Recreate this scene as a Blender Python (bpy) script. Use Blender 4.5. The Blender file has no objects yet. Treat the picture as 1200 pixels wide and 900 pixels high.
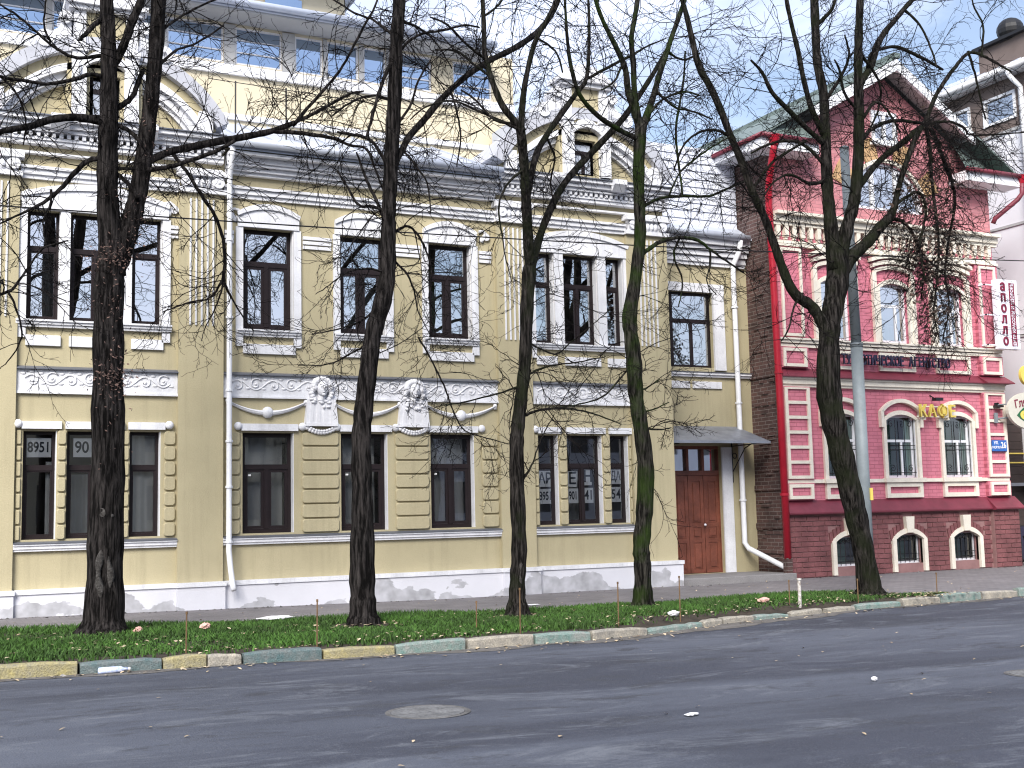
import bpy, bmesh, math, random
import numpy as np
from mathutils import Vector, Matrix
R = math.radians
sc = bpy.context.scene
COL = sc.collection

# ---------------------------------------------------------------- camera
def make_camera():
    yaw, pitch, roll = R(26.2), R(6.12), R(-1.32)
    f = Vector((math.sin(yaw)*math.cos(pitch), math.cos(yaw)*math.cos(pitch), math.sin(pitch)))
    r0 = Vector((math.cos(yaw), -math.sin(yaw), 0)); u0 = r0.cross(f)
    r = r0*math.cos(roll) + u0*math.sin(roll)
    u = -r0*math.sin(roll) + u0*math.cos(roll)
    cam = bpy.data.cameras.new('camera'); o = bpy.data.objects.new('camera', cam); COL.objects.link(o)
    m = Matrix((( r.x, u.x, -f.x, 0), (r.y, u.y, -f.y, -21.17), (r.z, u.z, -f.z, 1.65), (0, 0, 0, 1)))
    o.matrix_world = m
    cam.sensor_width = 36; cam.lens = 36*1400/1200; cam.clip_end = 5000; cam.clip_start = .1
    sc.camera = o
make_camera()

# ---------------------------------------------------------------- sky, sun, exposure
SUN_EL, SUN_AZ = 38, 217          # degrees; azimuth clockwise from +Y, light comes from behind the viewer, a little left
def make_world():
    w = bpy.data.worlds.new('World'); sc.world = w; w.use_nodes = True
    nt = w.node_tree; N = nt.nodes; L = nt.links; N.clear()
    out = N.new('ShaderNodeOutputWorld'); bg = N.new('ShaderNodeBackground')
    sky = N.new('ShaderNodeTexSky'); sky.sky_type = 'NISHITA'; sky.sun_disc = False
    sky.sun_elevation = R(SUN_EL); sky.sun_rotation = R(SUN_AZ); sky.air_density = 1.0; sky.dust_density = 1.5; sky.ozone_density = 1.5
    tc = N.new('ShaderNodeTexCoord'); mp = N.new('ShaderNodeMapping'); mp.inputs['Scale'].default_value = (1, 1, 2.6)
    no = N.new('ShaderNodeTexNoise'); no.inputs['Scale'].default_value = 2.6; no.inputs['Detail'].default_value = 8; no.inputs['Roughness'].default_value = .58
    rp = N.new('ShaderNodeValToRGB'); rp.color_ramp.elements[0].position = .40; rp.color_ramp.elements[1].position = .66
    rp.color_ramp.elements[0].color = (.18, .18, .18, 1); rp.color_ramp.elements[1].color = (.92, .92, .92, 1)
    mx = N.new('ShaderNodeMix'); mx.data_type = 'RGBA'; mx.inputs[7].default_value = (6.6, 7.1, 8.7, 1)
    L.new(tc.outputs['Generated'], mp.inputs['Vector']); L.new(mp.outputs['Vector'], no.inputs['Vector'])
    L.new(no.outputs['Fac'], rp.inputs['Fac']); L.new(rp.outputs['Color'], mx.inputs[0])
    L.new(sky.outputs['Color'], mx.inputs[6]); L.new(mx.outputs[2], bg.inputs['Color'])
    bg.inputs['Strength'].default_value = .1
    L.new(bg.outputs['Background'], out.inputs['Surface'])
    sun = bpy.data.lights.new('sun', 'SUN'); sun.energy = 2.9; sun.angle = R(28); sun.color = (1, .96, .9)
    so = bpy.data.objects.new('sun', sun); COL.objects.link(so)
    el, az = R(SUN_EL), R(SUN_AZ)
    d = Vector((math.sin(az)*math.cos(el), math.cos(az)*math.cos(el), math.sin(el)))
    so.rotation_euler = d.to_track_quat('Z', 'Y').to_euler(); so.location = (0, -30, 40)
make_world()
vs = sc.view_settings
vs.view_transform = 'Standard'; vs.look = 'None'; vs.gamma = 1; vs.use_curve_mapping = False; vs.exposure = .98
sc.cycles.use_denoising = True; sc.cycles.filter_width = 1.15
sc.cycles.max_bounces = 6; sc.cycles.transparent_max_bounces = 12; sc.cycles.caustics_reflective = False; sc.cycles.caustics_refractive = False

# ---------------------------------------------------------------- helpers
def gz(x): return -.012*(max(-5., min(x, 9.))-5)
def lerp(tab, x):
    if x <= tab[0][0]: return tab[0][1]
    for (a, b), (c, d) in zip(tab, tab[1:]):
        if x <= c: return b+(d-b)*(x-a)/(c-a)
    return tab[-1][1]
KERB = [(-200, -7.5), (0, -7.5), (5, -7.6), (7.8, -7.4), (8.9, -7.15), (10.8, -6.5), (13.5, -6.05), (17, -5.8), (30, -5.3), (200, -5.3)]
VERGE = [(-200, -2.6), (1, -2.6), (4.5, -3.1), (8.5, -3.65), (13.6, -3.75), (15.2, -4.05), (15.9, -5.6)]
def ky(x): return lerp(KERB, x)
def vy(x): return lerp(VERGE, x)

OFF = {}
def tag(o, label, cat, group=None):
    o['label'] = label; o['category'] = cat
    if group: o['group'] = group
    return o
def thing(name, label, cat, loc, group=None):
    o = bpy.data.objects.new(name, None); COL.objects.link(o); o.location = loc; o.empty_display_size = .2
    OFF[o] = Vector(loc); return tag(o, label, cat, group)
def struct(o): o['kind'] = 'structure'; return o

class MB:
    def __init__(s): s.v = []; s.f = []
    def add(s, v, f):
        b = len(s.v); s.v += [tuple(p) for p in v]; s.f += [tuple(i+b for i in q) for q in f]; return s
    def box(s, x0, x1, y0, y1, z0, z1):
        v = [(x, y, z) for z in (z0, z1) for y in (y0, y1) for x in (x0, x1)]
        return s.add(v, [(0, 2, 3, 1), (4, 5, 7, 6), (0, 1, 5, 4), (2, 6, 7, 3), (0, 4, 6, 2), (1, 3, 7, 5)])
    def obox(s, c, ax, ay, az):
        c, ax, ay, az = map(Vector, (c, ax, ay, az))
        v = [c+ax*i+ay*j+az*k for k in (-1, 1) for j in (-1, 1) for i in (-1, 1)]
        return s.add(v, [(0, 2, 3, 1), (4, 5, 7, 6), (0, 1, 5, 4), (2, 6, 7, 3), (0, 4, 6, 2), (1, 3, 7, 5)])
    def prism(s, poly, y0, y1):                       # polygon in XZ pushed along Y
        n = len(poly)
        v = [(x, y0, z) for x, z in poly]+[(x, y1, z) for x, z in poly]
        return s.add(v, [tuple(range(n)), tuple(range(2*n-1, n-1, -1))]+[(i, i+n, (i+1) % n+n, (i+1) % n) for i in range(n)])
    def prof(s, poly, x0, x1):                        # profile in YZ pushed along X
        n = len(poly)
        v = [(x0, y, z) for y, z in poly]+[(x1, y, z) for y, z in poly]
        return s.add(v, [tuple(range(n)), tuple(range(2*n-1, n-1, -1))]+[(i, i+n, (i+1) % n+n, (i+1) % n) for i in range(n)])
    def profy(s, poly, y0, y1):                       # profile in XZ given, same as prism
        return s.prism(poly, y0, y1)
    def ring(s, cx, cz, r0, r1, a0, a1, y0, y1, n=24, ex=1.):
        v = []; f = []
        for i in range(n+1):
            a = R(a0+(a1-a0)*i/n); c, q = math.cos(a)*ex, math.sin(a)
            v += [(cx+r0*c, y0, cz+r0*q), (cx+r1*c, y0, cz+r1*q), (cx+r1*c, y1, cz+r1*q), (cx+r0*c, y1, cz+r0*q)]
        for i in range(n):
            b = 4*i
            for k in range(4): f.append((b+k, b+(k+1) % 4, b+4+(k+1) % 4, b+4+k))
        f += [(0, 1, 2, 3), (4*n+3, 4*n+2, 4*n+1, 4*n)]
        return s.add(v, f)
    def tube(s, pts, rad, n=6, cap=True):
        pts = [Vector(p) for p in pts]
        if not hasattr(rad, '__len__'): rad = [rad]*len(pts)
        t = (pts[1]-pts[0]).normalized()
        a = t.orthogonal().normalized(); v = []; f = []
        for i, p in enumerate(pts):
            t = (pts[min(i+1, len(pts)-1)]-pts[max(i-1, 0)])
            t = t.normalized() if t.length > 1e-9 else Vector((0, 0, 1))
            a = (a-t*a.dot(t)); a = a.normalized() if a.length > 1e-6 else t.orthogonal().normalized()
            b = t.cross(a)
            for k in range(n):
                w = 2*math.pi*k/n; v.append(p+(a*math.cos(w)+b*math.sin(w))*rad[i])
        for i in range(len(pts)-1):
            for k in range(n): f.append((i*n+k, i*n+(k+1) % n, (i+1)*n+(k+1) % n, (i+1)*n+k))
        if cap: f += [tuple(range(n-1, -1, -1)), tuple(range((len(pts)-1)*n, len(pts)*n))]
        return s.add(v, f)
    def ball(s, c, r, nu=12, nv=8):
        if not hasattr(r, '__len__'): r = (r, r, r)
        v = [(c[0], c[1], c[2]-r[2])]; f = []
        for j in range(1, nv):
            p = math.pi*j/nv-math.pi/2
            for i in range(nu):
                a = 2*math.pi*i/nu
                v.append((c[0]+r[0]*math.cos(p)*math.cos(a), c[1]+r[1]*math.cos(p)*math.sin(a), c[2]+r[2]*math.sin(p)))
        v.append((c[0], c[1], c[2]+r[2])); top = len(v)-1
        for i in range(nu): f.append((0, 1+(i+1) % nu, 1+i)); f.append((top, top-nu+i, top-nu+(i+1) % nu))
        for j in range(nv-2):
            for i in range(nu):
                a = 1+j*nu+i; b = 1+j*nu+(i+1) % nu; f.append((a, b, b+nu, a+nu))
        return s.add(v, f)
    def disc(s, c, r, h, n=24, r2=None):              # upright cylinder / cone frustum
        r2 = r if r2 is None else r2
        v = [(c[0]+r*math.cos(2*math.pi*i/n), c[1]+r*math.sin(2*math.pi*i/n), c[2]) for i in range(n)]
        v += [(c[0]+r2*math.cos(2*math.pi*i/n), c[1]+r2*math.sin(2*math.pi*i/n), c[2]+h) for i in range(n)]
        return s.add(v, [tuple(range(n-1, -1, -1)), tuple(range(n, 2*n))]+[(i, (i+1) % n, (i+1) % n+n, i+n) for i in range(n)])
    def quad(s, a, b, c, d): return s.add([a, b, c, d], [(0, 1, 2, 3)])
    def mesh(s, name, mat, off=(0, 0, 0), smooth=False, recalc=True, bevel=0):
        me = bpy.data.meshes.new(name)
        ox, oy, oz = off
        me.from_pydata([(x-ox, y-oy, z-oz) for x, y, z in s.v], [], s.f)
        if recalc or bevel:
            bm = bmesh.new(); bm.from_mesh(me)
            if bevel:
                bmesh.ops.bevel(bm, geom=bm.edges[:], offset=bevel, segments=1, affect='EDGES', profile=.5)
            bmesh.ops.recalc_face_normals(bm, faces=bm.faces[:]); bm.to_mesh(me); bm.free()
        if mat: me.materials.append(M[mat] if isinstance(mat, str) else mat)
        if smooth: me.polygons.foreach_set('use_smooth', [True]*len(me.polygons))
        me.update(); return me
    def build(s, name, mat, parent=None, smooth=False, recalc=True, bevel=0, origin=None):
        off = OFF.get(parent, Vector((0, 0, 0))) if origin is None else Vector(origin)
        o = bpy.data.objects.new(name, s.mesh(name, mat, off, smooth, recalc, bevel)); COL.objects.link(o)
        if origin is not None and parent is None: o.location = origin
        if parent is not None:
            o.parent = parent
        OFF[o] = off; return o
def inst(name, me, loc, parent, rot=None, scale=None):    # share mesh data between alike pieces
    o = bpy.data.objects.new(name, me); COL.objects.link(o); o.parent = parent
    o.location = Vector(loc)-OFF.get(parent, Vector((0, 0, 0)))
    if rot: o.rotation_euler = rot
    if scale: o.scale = scale
    return o
def bx(name, mat, parent, *a, bevel=0): return MB().box(*a).build(name, mat, parent, bevel=bevel)

def wall_grid(x0, x1, z0, z1, holes, yf, yb, axis='x'):
    """front sheet with real openings and reveals; holes = (x0,x1,z0,z1)"""
    xs = sorted({x0, x1, *[h[0] for h in holes], *[h[1] for h in holes]})
    zs = sorted({z0, z1, *[h[2] for h in holes], *[h[3] for h in holes]})
    m = MB(); idx = {}
    def P(x, y, z):
        k = (round(x, 4), round(y, 4), round(z, 4))
        if k not in idx: idx[k] = len(m.v); m.v.append((x, y, z) if axis == 'x' else (y, x, z))
        return idx[k]
    def hole(a, b, c, d):
        mx_, mz_ = (a+b)/2, (c+d)/2
        return any(h[0] < mx_ < h[1] and h[2] < mz_ < h[3] for h in holes)
    def solid(i, j):
        return 0 <= i < len(xs)-1 and 0 <= j < len(zs)-1 and not hole(xs[i], xs[i+1], zs[j], zs[j+1])
    for i in range(len(xs)-1):
        for j in range(len(zs)-1):
            if not solid(i, j): continue
            a, b, c, d = xs[i], xs[i+1], zs[j], zs[j+1]
            m.f.append((P(a, yf, c), P(b, yf, c), P(b, yf, d), P(a, yf, d)))
            if not solid(i-1, j): m.f.append((P(a, yf, c), P(a, yf, d), P(a, yb, d), P(a, yb, c)))
            if not solid(i+1, j): m.f.append((P(b, yf, c), P(b, yb, c), P(b, yb, d), P(b, yf, d)))
            if not solid(i, j-1): m.f.append((P(a, yf, c), P(a, yb, c), P(b, yb, c), P(b, yf, c)))
            if not solid(i, j+1): m.f.append((P(a, yf, d), P(b, yf, d), P(b, yb, d), P(a, yb, d)))
    return m
def arc(cx, z0, hw, rise, n=12):                      # segmental arch points left to right
    if rise < 1e-4: return [(cx-hw, z0), (cx+hw, z0)]
    r = (hw*hw+rise*rise)/(2*rise); cz = z0+rise-r; a = math.asin(min(1, hw/r))
    return [(cx+r*math.sin(-a+2*a*i/n), cz+r*math.cos(-a+2*a*i/n)) for i in range(n+1)]

# ---------------------------------------------------------------- materials
M = {}
def mat(name, col, rough=.8, var=.12, scale=1.5, bump=.0, bscale=60, col2=None, metal=0., spec=.4, fine=0., island=0.):
    m = bpy.data.materials.new(name); m.use_nodes = True; nt = m.node_tree; N = nt.nodes; L = nt.links
    b = N['Principled BSDF']; b.inputs['Roughness'].default_value = rough; b.inputs['Metallic'].default_value = metal
    b.inputs['Specular IOR Level'].default_value = spec
    geo = N.new('ShaderNodeNewGeometry')
    no = N.new('ShaderNodeTexNoise'); no.inputs['Scale'].default_value = scale; no.inputs['Detail'].default_value = 6; no.inputs['Roughness'].default_value = .65
    L.new(geo.outputs['Position'], no.inputs['Vector'])
    mr = N.new('ShaderNodeMapRange'); mr.inputs['From Min'].default_value = .3; mr.inputs['From Max'].default_value = .7
    L.new(no.outputs['Fac'], mr.inputs['Value'])
    mx = N.new('ShaderNodeMix'); mx.data_type = 'RGBA'
    c2 = col2 or tuple(max(0, c*(1-2*var)) for c in col)
    mx.inputs[6].default_value = (*c2, 1); mx.inputs[7].default_value = (*col, 1)
    L.new(mr.outputs['Result'], mx.inputs[0]); last = mx.outputs[2]
    if fine:
        n2 = N.new('ShaderNodeTexNoise'); n2.inputs['Scale'].default_value = bscale; n2.inputs['Detail'].default_value = 3
        L.new(geo.outputs['Position'], n2.inputs['Vector'])
        m2 = N.new('ShaderNodeMapRange'); m2.inputs['From Min'].default_value = .25; m2.inputs['From Max'].default_value = .75
        m2.inputs['To Min'].default_value = 1-fine; m2.inputs['To Max'].default_value = 1+fine
        L.new(n2.outputs['Fac'], m2.inputs['Value'])
        vm = N.new('ShaderNodeVectorMath'); vm.operation = 'SCALE'; L.new(last, vm.inputs[0]); L.new(m2.outputs['Result'], vm.inputs['Scale']); last = vm.outputs['Vector']
    if island:
        m3 = N.new('ShaderNodeMapRange'); m3.inputs['To Min'].default_value = 1-island; m3.inputs['To Max'].default_value = 1+island
        L.new(geo.outputs['Random Per Island'], m3.inputs['Value'])
        vm = N.new('ShaderNodeVectorMath'); vm.operation = 'SCALE'; L.new(last, vm.inputs[0]); L.new(m3.outputs['Result'], vm.inputs['Scale']); last = vm.outputs['Vector']
    L.new(last, b.inputs['Base Color'])
    if bump:
        nb = N.new('ShaderNodeTexNoise'); nb.inputs['Scale'].default_value = bscale; nb.inputs['Detail'].default_value = 4
        L.new(geo.outputs['Position'], nb.inputs['Vector'])
        bp = N.new('ShaderNodeBump'); bp.inputs['Strength'].default_value = bump; bp.inputs['Distance'].default_value = .02
        L.new(nb.outputs['Fac'], bp.inputs['Height']); L.new(bp.outputs['Normal'], b.inputs['Normal'])
    M[name] = m; return m
def nodes(m): return m.node_tree.nodes, m.node_tree.links, m.node_tree.nodes['Principled BSDF']

mat('ochre', (.475, .418, .268), .9, .08, .6, .25, 55, fine=.08)
mat('white_trim', (.80, .805, .84), .75, .10, 2.2, .2, 40, fine=.06)
mat('relief', (.80, .80, .83), .8, .08, 4, .2, 30, fine=.05)
mat('flash', (.16, .17, .2), .5, .15, 3, metal=.3)
mat('brown_frame', (.020, .0135, .015), .45, .15, 4, spec=.25)
mat('pipe_white', (.82, .83, .86), .4, .05, 3)
mat('door_wood', (.25, .082, .052), .45, .28, 2.5, .15, 25, fine=.12)
mat('awning_metal', (.30, .32, .37), .45, .18, 3.5, metal=.35, fine=.05, bscale=12)
mat('roof_metal', (.55, .59, .68), .5, .1, 1.2, metal=.2, fine=.04, bscale=8)
mat('siding', (.68, .71, .80), .6, .08, 2)
mat('coping', (.50, .51, .56), .6, .1, 2.5, fine=.05)
mat('cream', (.62, .55, .40), .85, .07, .8, .1, 50)
mat('tan', (.52, .33, .17), .85, .12, 3, .2, 40, fine=.08)
mat('pink_trim', (.80, .74, .63), .8, .1, 3, .15, 40, fine=.06)
mat('burgundy', (.20, .035, .055), .45, .18, 3)
mat('red_pipe', (.42, .012, .03), .35, .12, 3)
mat('green_roof', (.19, .24, .22), .55, .2, 2.2, metal=.2)
mat('grey_soffit', (.42, .42, .42), .7, .08, 2)
mat('iron', (.012, .012, .014), .5, .1, 5)
mat('pale_wall', (.74, .74, .78), .85, .06, .5, .1, 40)
mat('brown_band', (.17, .13, .115), .7, .12, 2)
mat('dark_boards', (.05, .035, .032), .6, .2, 3)
mat('yellow', (.72, .56, .12), .5, .06, 4)
mat('black_print', (.02, .025, .035), .6, .05, 5)
mat('dark_letter', (.022, .02, .05), .4, .05, 5)
mat('paper', (.93, .93, .92), .8, .04, 4)
mat('sign_white', (.80, .79, .86), .5, .04, 4)
mat('maroon', (.20, .015, .045), .5, .08, 4)
mat('sign_blue', (.03, .13, .42), .4, .06, 4)
mat('sign_cream', (.58, .56, .48), .6, .05, 4)
mat('sign_green', (.02, .12, .05), .5, .05, 4)
mat('pole_grey', (.23, .265, .285), .55, .12, 3, fine=.05, bscale=30)
mat('rust_rod', (.20, .12, .06), .8, .3, 8)
mat('curtain_or_reflection', (.62, .62, .60), .9, .06, 3)
mat('green_curtain', (.06, .125, .09), .9, .15, 3)
mat('peeling', (.72, .71, .68), .85, .3, 22, .3, 40, col2=(.16, .11, .08))
mat('manhole', (.19, .19, .19), .9, .3, 7, .5, 40, col2=(.09, .09, .092), fine=.3)
mat('dust', (.17, .16, .15), .95, .25, 5, .5, 50, col2=(.07, .062, .055), fine=.3)
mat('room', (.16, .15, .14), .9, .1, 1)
mat('soil', (.055, .042, .03), .95, .3, 4, .6, 35, fine=.25)
mat('grass_blade', (.050, .125, .016), .8, .3, .9, col2=(.030, .062, .012), island=.55)
mat('dry_leaf', (.30, .21, .12), .85, .3, 6, col2=(.55, .47, .34), island=.55)
mat('scar', (.085, .08, .075), .95, .35, 14, .9, 40, col2=(.02, .018, .017), fine=.4, spec=.1)
mat('crumb', (.22, .21, .2), .95, .4, 9, island=.7)
mat('pale_leaf', (.17, .105, .085), .9, .3, 6, island=.6)
mat('brown_leaf', (.05, .03, .022), .9, .3, 6, island=.6)
mat('kerb_green', (.13, .225, .20), .9, .25, 9, .7, 60, col2=(.27, .27, .25), fine=.3)
mat('kerb_dark', (.075, .13, .135), .9, .25, 9, .7, 60, col2=(.16, .17, .165), fine=.3)
mat('kerb_cream', (.40, .36, .29), .9, .2, 9, .7, 60, col2=(.21, .20, .18), fine=.3)
mat('kerb_yellow', (.36, .31, .14), .9, .2, 9, .7, 60, col2=(.22, .205, .16), fine=.3)
mat('concrete', (.26, .25, .25), .9, .15, 2.5, .3, 40, fine=.12)
mat('litter_white', (.8, .8, .82), .7, .05, 9)
mat('litter_pink', (.75, .45, .38), .7, .2, 9)
mat('bottle_blue', (.30, .40, .72), .25, .2, 30, col2=(.75, .78, .85))
mat('twig', (.011, .0095, .0095), .95, .2, 3, spec=.08)
mat('cast_iron', (.14, .135, .13), .7, .25, 6, .5, 30, fine=.2)

def streaks(name, amt):                               # faint rain streaks down the render
    N, L, b = nodes(M[name]); geo = N.new('ShaderNodeNewGeometry'); mp = N.new('ShaderNodeMapping'); mp.inputs['Scale'].default_value = (5.5, 5.5, .35)
    no = N.new('ShaderNodeTexNoise'); no.inputs['Scale'].default_value = 1; no.inputs['Detail'].default_value = 6; no.inputs['Roughness'].default_value = .65
    L.new(geo.outputs['Position'], mp.inputs[0]); L.new(mp.outputs[0], no.inputs['Vector'])
    mr = N.new('ShaderNodeMapRange'); mr.inputs['From Min'].default_value = .5; mr.inputs['From Max'].default_value = .72; mr.inputs['To Min'].default_value = 1; mr.inputs['To Max'].default_value = 1-amt; L.new(no.outputs['Fac'], mr.inputs['Value'])
    old = b.inputs['Base Color'].links[0].from_socket; vm = N.new('ShaderNodeVectorMath'); vm.operation = 'SCALE'; L.new(old, vm.inputs[0]); L.new(mr.outputs[0], vm.inputs['Scale']); L.new(vm.outputs['Vector'], b.inputs['Base Color'])
streaks('ochre', .16); streaks('white_trim', .2)
def plinth_mat():                                     # painted plinth with patches of grey damp that creep up from the pavement
    m = mat('plinth_paint', (.70, .70, .75), .85, .05, 1.3, .15, 45); N, L, b = nodes(m)
    geo = N.new('ShaderNodeNewGeometry'); sp = N.new('ShaderNodeSeparateXYZ'); L.new(geo.outputs['Position'], sp.inputs[0])
    no = N.new('ShaderNodeTexNoise'); no.inputs['Scale'].default_value = 1.1; no.inputs['Detail'].default_value = 5
    mp = N.new('ShaderNodeMapping'); mp.inputs['Scale'].default_value = (1, 1, 1.6)
    L.new(geo.outputs['Position'], mp.inputs[0]); L.new(mp.outputs[0], no.inputs['Vector'])
    th = N.new('ShaderNodeMapRange'); th.inputs['From Min'].default_value = .40; th.inputs['From Max'].default_value = .68; th.inputs['To Min'].default_value = .02; th.inputs['To Max'].default_value = .62
    L.new(no.outputs['Fac'], th.inputs['Value'])
    sb = N.new('ShaderNodeMath'); sb.operation = 'SUBTRACT'; L.new(th.outputs[0], sb.inputs[0]); L.new(sp.outputs['Z'], sb.inputs[1])
    mr = N.new('ShaderNodeMapRange'); mr.inputs['From Min'].default_value = 0; mr.inputs['From Max'].default_value = .03; L.new(sb.outputs[0], mr.inputs['Value'])
    n2 = N.new('ShaderNodeTexNoise'); n2.inputs['Scale'].default_value = 5; L.new(geo.outputs['Position'], n2.inputs['Vector'])
    ml = N.new('ShaderNodeMath'); ml.operation = 'MULTIPLY'; L.new(mr.outputs[0], ml.inputs[0]); L.new(n2.outputs['Fac'], ml.inputs[1])
    m2 = N.new('ShaderNodeMath'); m2.operation = 'MULTIPLY'; m2.inputs[1].default_value = 1.3; L.new(ml.outputs[0], m2.inputs[0])
    old = b.inputs['Base Color'].links[0].from_socket
    mx = N.new('ShaderNodeMix'); mx.data_type = 'RGBA'; mx.inputs[7].default_value = (.30, .30, .315, 1)
    L.new(m2.outputs[0], mx.inputs[0]); L.new(old, mx.inputs[6]); L.new(mx.outputs[2], b.inputs['Base Color'])
plinth_mat()

def brick_mat(name, c1, c2, mortar, bw, bh, msize, plane='x', rough=.85, bump=.6, var=.2):
    m = bpy.data.materials.new(name); m.use_nodes = True; N, L, b = nodes(m)
    b.inputs['Roughness'].default_value = rough
    geo = N.new('ShaderNodeNewGeometry'); sp = N.new('ShaderNodeSeparateXYZ'); L.new(geo.outputs['Position'], sp.inputs[0])
    cb = N.new('ShaderNodeCombineXYZ'); L.new(sp.outputs['X' if plane == 'x' else 'Y'], cb.inputs[0]); L.new(sp.outputs['Z' if plane in 'xy' else 'X'], cb.inputs[1])
    if plane == 'g': L.new(sp.outputs['X'], cb.inputs[0]); L.new(sp.outputs['Y'], cb.inputs[1])
    br = N.new('ShaderNodeTexBrick'); br.inputs['Scale'].default_value = 1; br.inputs['Brick Width'].default_value = bw; br.inputs['Row Height'].default_value = bh
    br.inputs['Mortar Size'].default_value = msize; br.inputs['Mortar Smooth'].default_value = .3
    br.inputs['Color1'].default_value = (*c1, 1); br.inputs['Color2'].default_value = (*c2, 1); br.inputs['Mortar'].default_value = (*mortar, 1)
    no = N.new('ShaderNodeTexNoise'); no.inputs['Scale'].default_value = 1.5; no.inputs['Detail'].default_value = 8; no.inputs['Roughness'].default_value = .7; L.new(geo.outputs['Position'], no.inputs['Vector'])
    mr = N.new('ShaderNodeMapRange'); mr.inputs['From Min'].default_value = .3; mr.inputs['From Max'].default_value = .7; mr.inputs['To Min'].default_value = 1-var; mr.inputs['To Max'].default_value = 1+var*.6
    L.new(no.outputs['Fac'], mr.inputs['Value']); L.new(cb.outputs[0], br.inputs['Vector'])
    vm = N.new('ShaderNodeVectorMath'); vm.operation = 'SCALE'; L.new(br.outputs['Color'], vm.inputs[0]); L.new(mr.outputs[0], vm.inputs['Scale'])
    L.new(vm.outputs['Vector'], b.inputs['Base Color'])
    iv = N.new('ShaderNodeMath'); iv.operation = 'SUBTRACT'; iv.inputs[0].default_value = 1; L.new(br.outputs['Fac'], iv.inputs[1])
    nb = N.new('ShaderNodeTexNoise'); nb.inputs['Scale'].default_value = 40; L.new(geo.outputs['Position'], nb.inputs['Vector'])
    ad = N.new('ShaderNodeMath'); ad.operation = 'MULTIPLY_ADD'; ad.inputs[1].default_value = .5; L.new(nb.outputs['Fac'], ad.inputs[0]); L.new(iv.outputs[0], ad.inputs[2])
    bp = N.new('ShaderNodeBump'); bp.inputs['Strength'].default_value = bump; bp.inputs['Distance'].default_value = .012; L.new(ad.outputs[0], bp.inputs['Height']); L.new(bp.outputs[0], b.inputs['Normal'])
    M[name] = m
brick_mat('pink_brick', (.62, .20, .26), (.56, .175, .23), (.41, .11, .15), .27, .085, .007)
brick_mat('gable_brick', (.55, .235, .255), (.48, .185, .205), (.40, .18, .195), .27, .085, .008)
brick_mat('raw_brick', (.115, .06, .052), (.075, .042, .038), (.20, .165, .15), .26, .085, .009, 'y', bump=1., var=.5)
brick_mat('paver', (.20, .185, .19), (.165, .155, .16), (.105, .10, .105), .2, .1, .005, 'g', bump=.4, var=.25)
mat('plinth_brick', (.235, .088, .092), .85, .25, 3, .3, 40, fine=.12)
streaks('pink_brick', .18)
mat('plinth_mortar', (.30, .165, .16), .9, .15, 3, .3, 40)

def asphalt():
    m = mat('asphalt', (.040, .045, .065), .82, .16, .35, .5, 70, fine=.18); N, L, b = nodes(m)
    geo = N.new('ShaderNodeNewGeometry')
    def layer(scale, ns, lo, hi, amt, col, det=9, rough=.7, dist=.6):
        mp = N.new('ShaderNodeMapping'); mp.inputs['Scale'].default_value = scale; mp.inputs['Rotation'].default_value = (0, 0, R(-3)); L.new(geo.outputs['Position'], mp.inputs[0])
        no = N.new('ShaderNodeTexNoise'); no.inputs['Scale'].default_value = ns; no.inputs['Detail'].default_value = det; no.inputs['Roughness'].default_value = rough; no.inputs['Distortion'].default_value = dist
        L.new(mp.outputs[0], no.inputs['Vector'])
        mr = N.new('ShaderNodeMapRange'); mr.inputs['From Min'].default_value = lo; mr.inputs['From Max'].default_value = hi; mr.inputs['To Max'].default_value = amt; L.new(no.outputs['Fac'], mr.inputs['Value'])
        old = b.inputs['Base Color'].links[0].from_socket
        mx = N.new('ShaderNodeMix'); mx.data_type = 'RGBA'; mx.inputs[7].default_value = (*col, 1); L.new(mr.outputs[0], mx.inputs[0]); L.new(old, mx.inputs[6]); L.new(mx.outputs[2], b.inputs['Base Color'])
    layer((.16, .8, 1), .6, .42, .62, .85, (.090, .100, .128), 6, .6)          # dusty wheel lanes
    layer((.42, 1.1, 1), 1.2, .52, .64, .85, (.14, .15, .172), 14, .82, 1.2)           # pale scuffs
    layer((.5, 1.1, 1), 1.7, .53, .62, .85, (.030, .032, .04), 12, .8)  # dark worn patches
    layer((1, 1, 1), 120, .52, .75, .7, (.15, .158, .175), 2, .5, 0)    # grains
    layer((1, 1, 1), 85, .58, .72, .7, (.022, .023, .028), 2, .5, 0)
asphalt()

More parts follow.
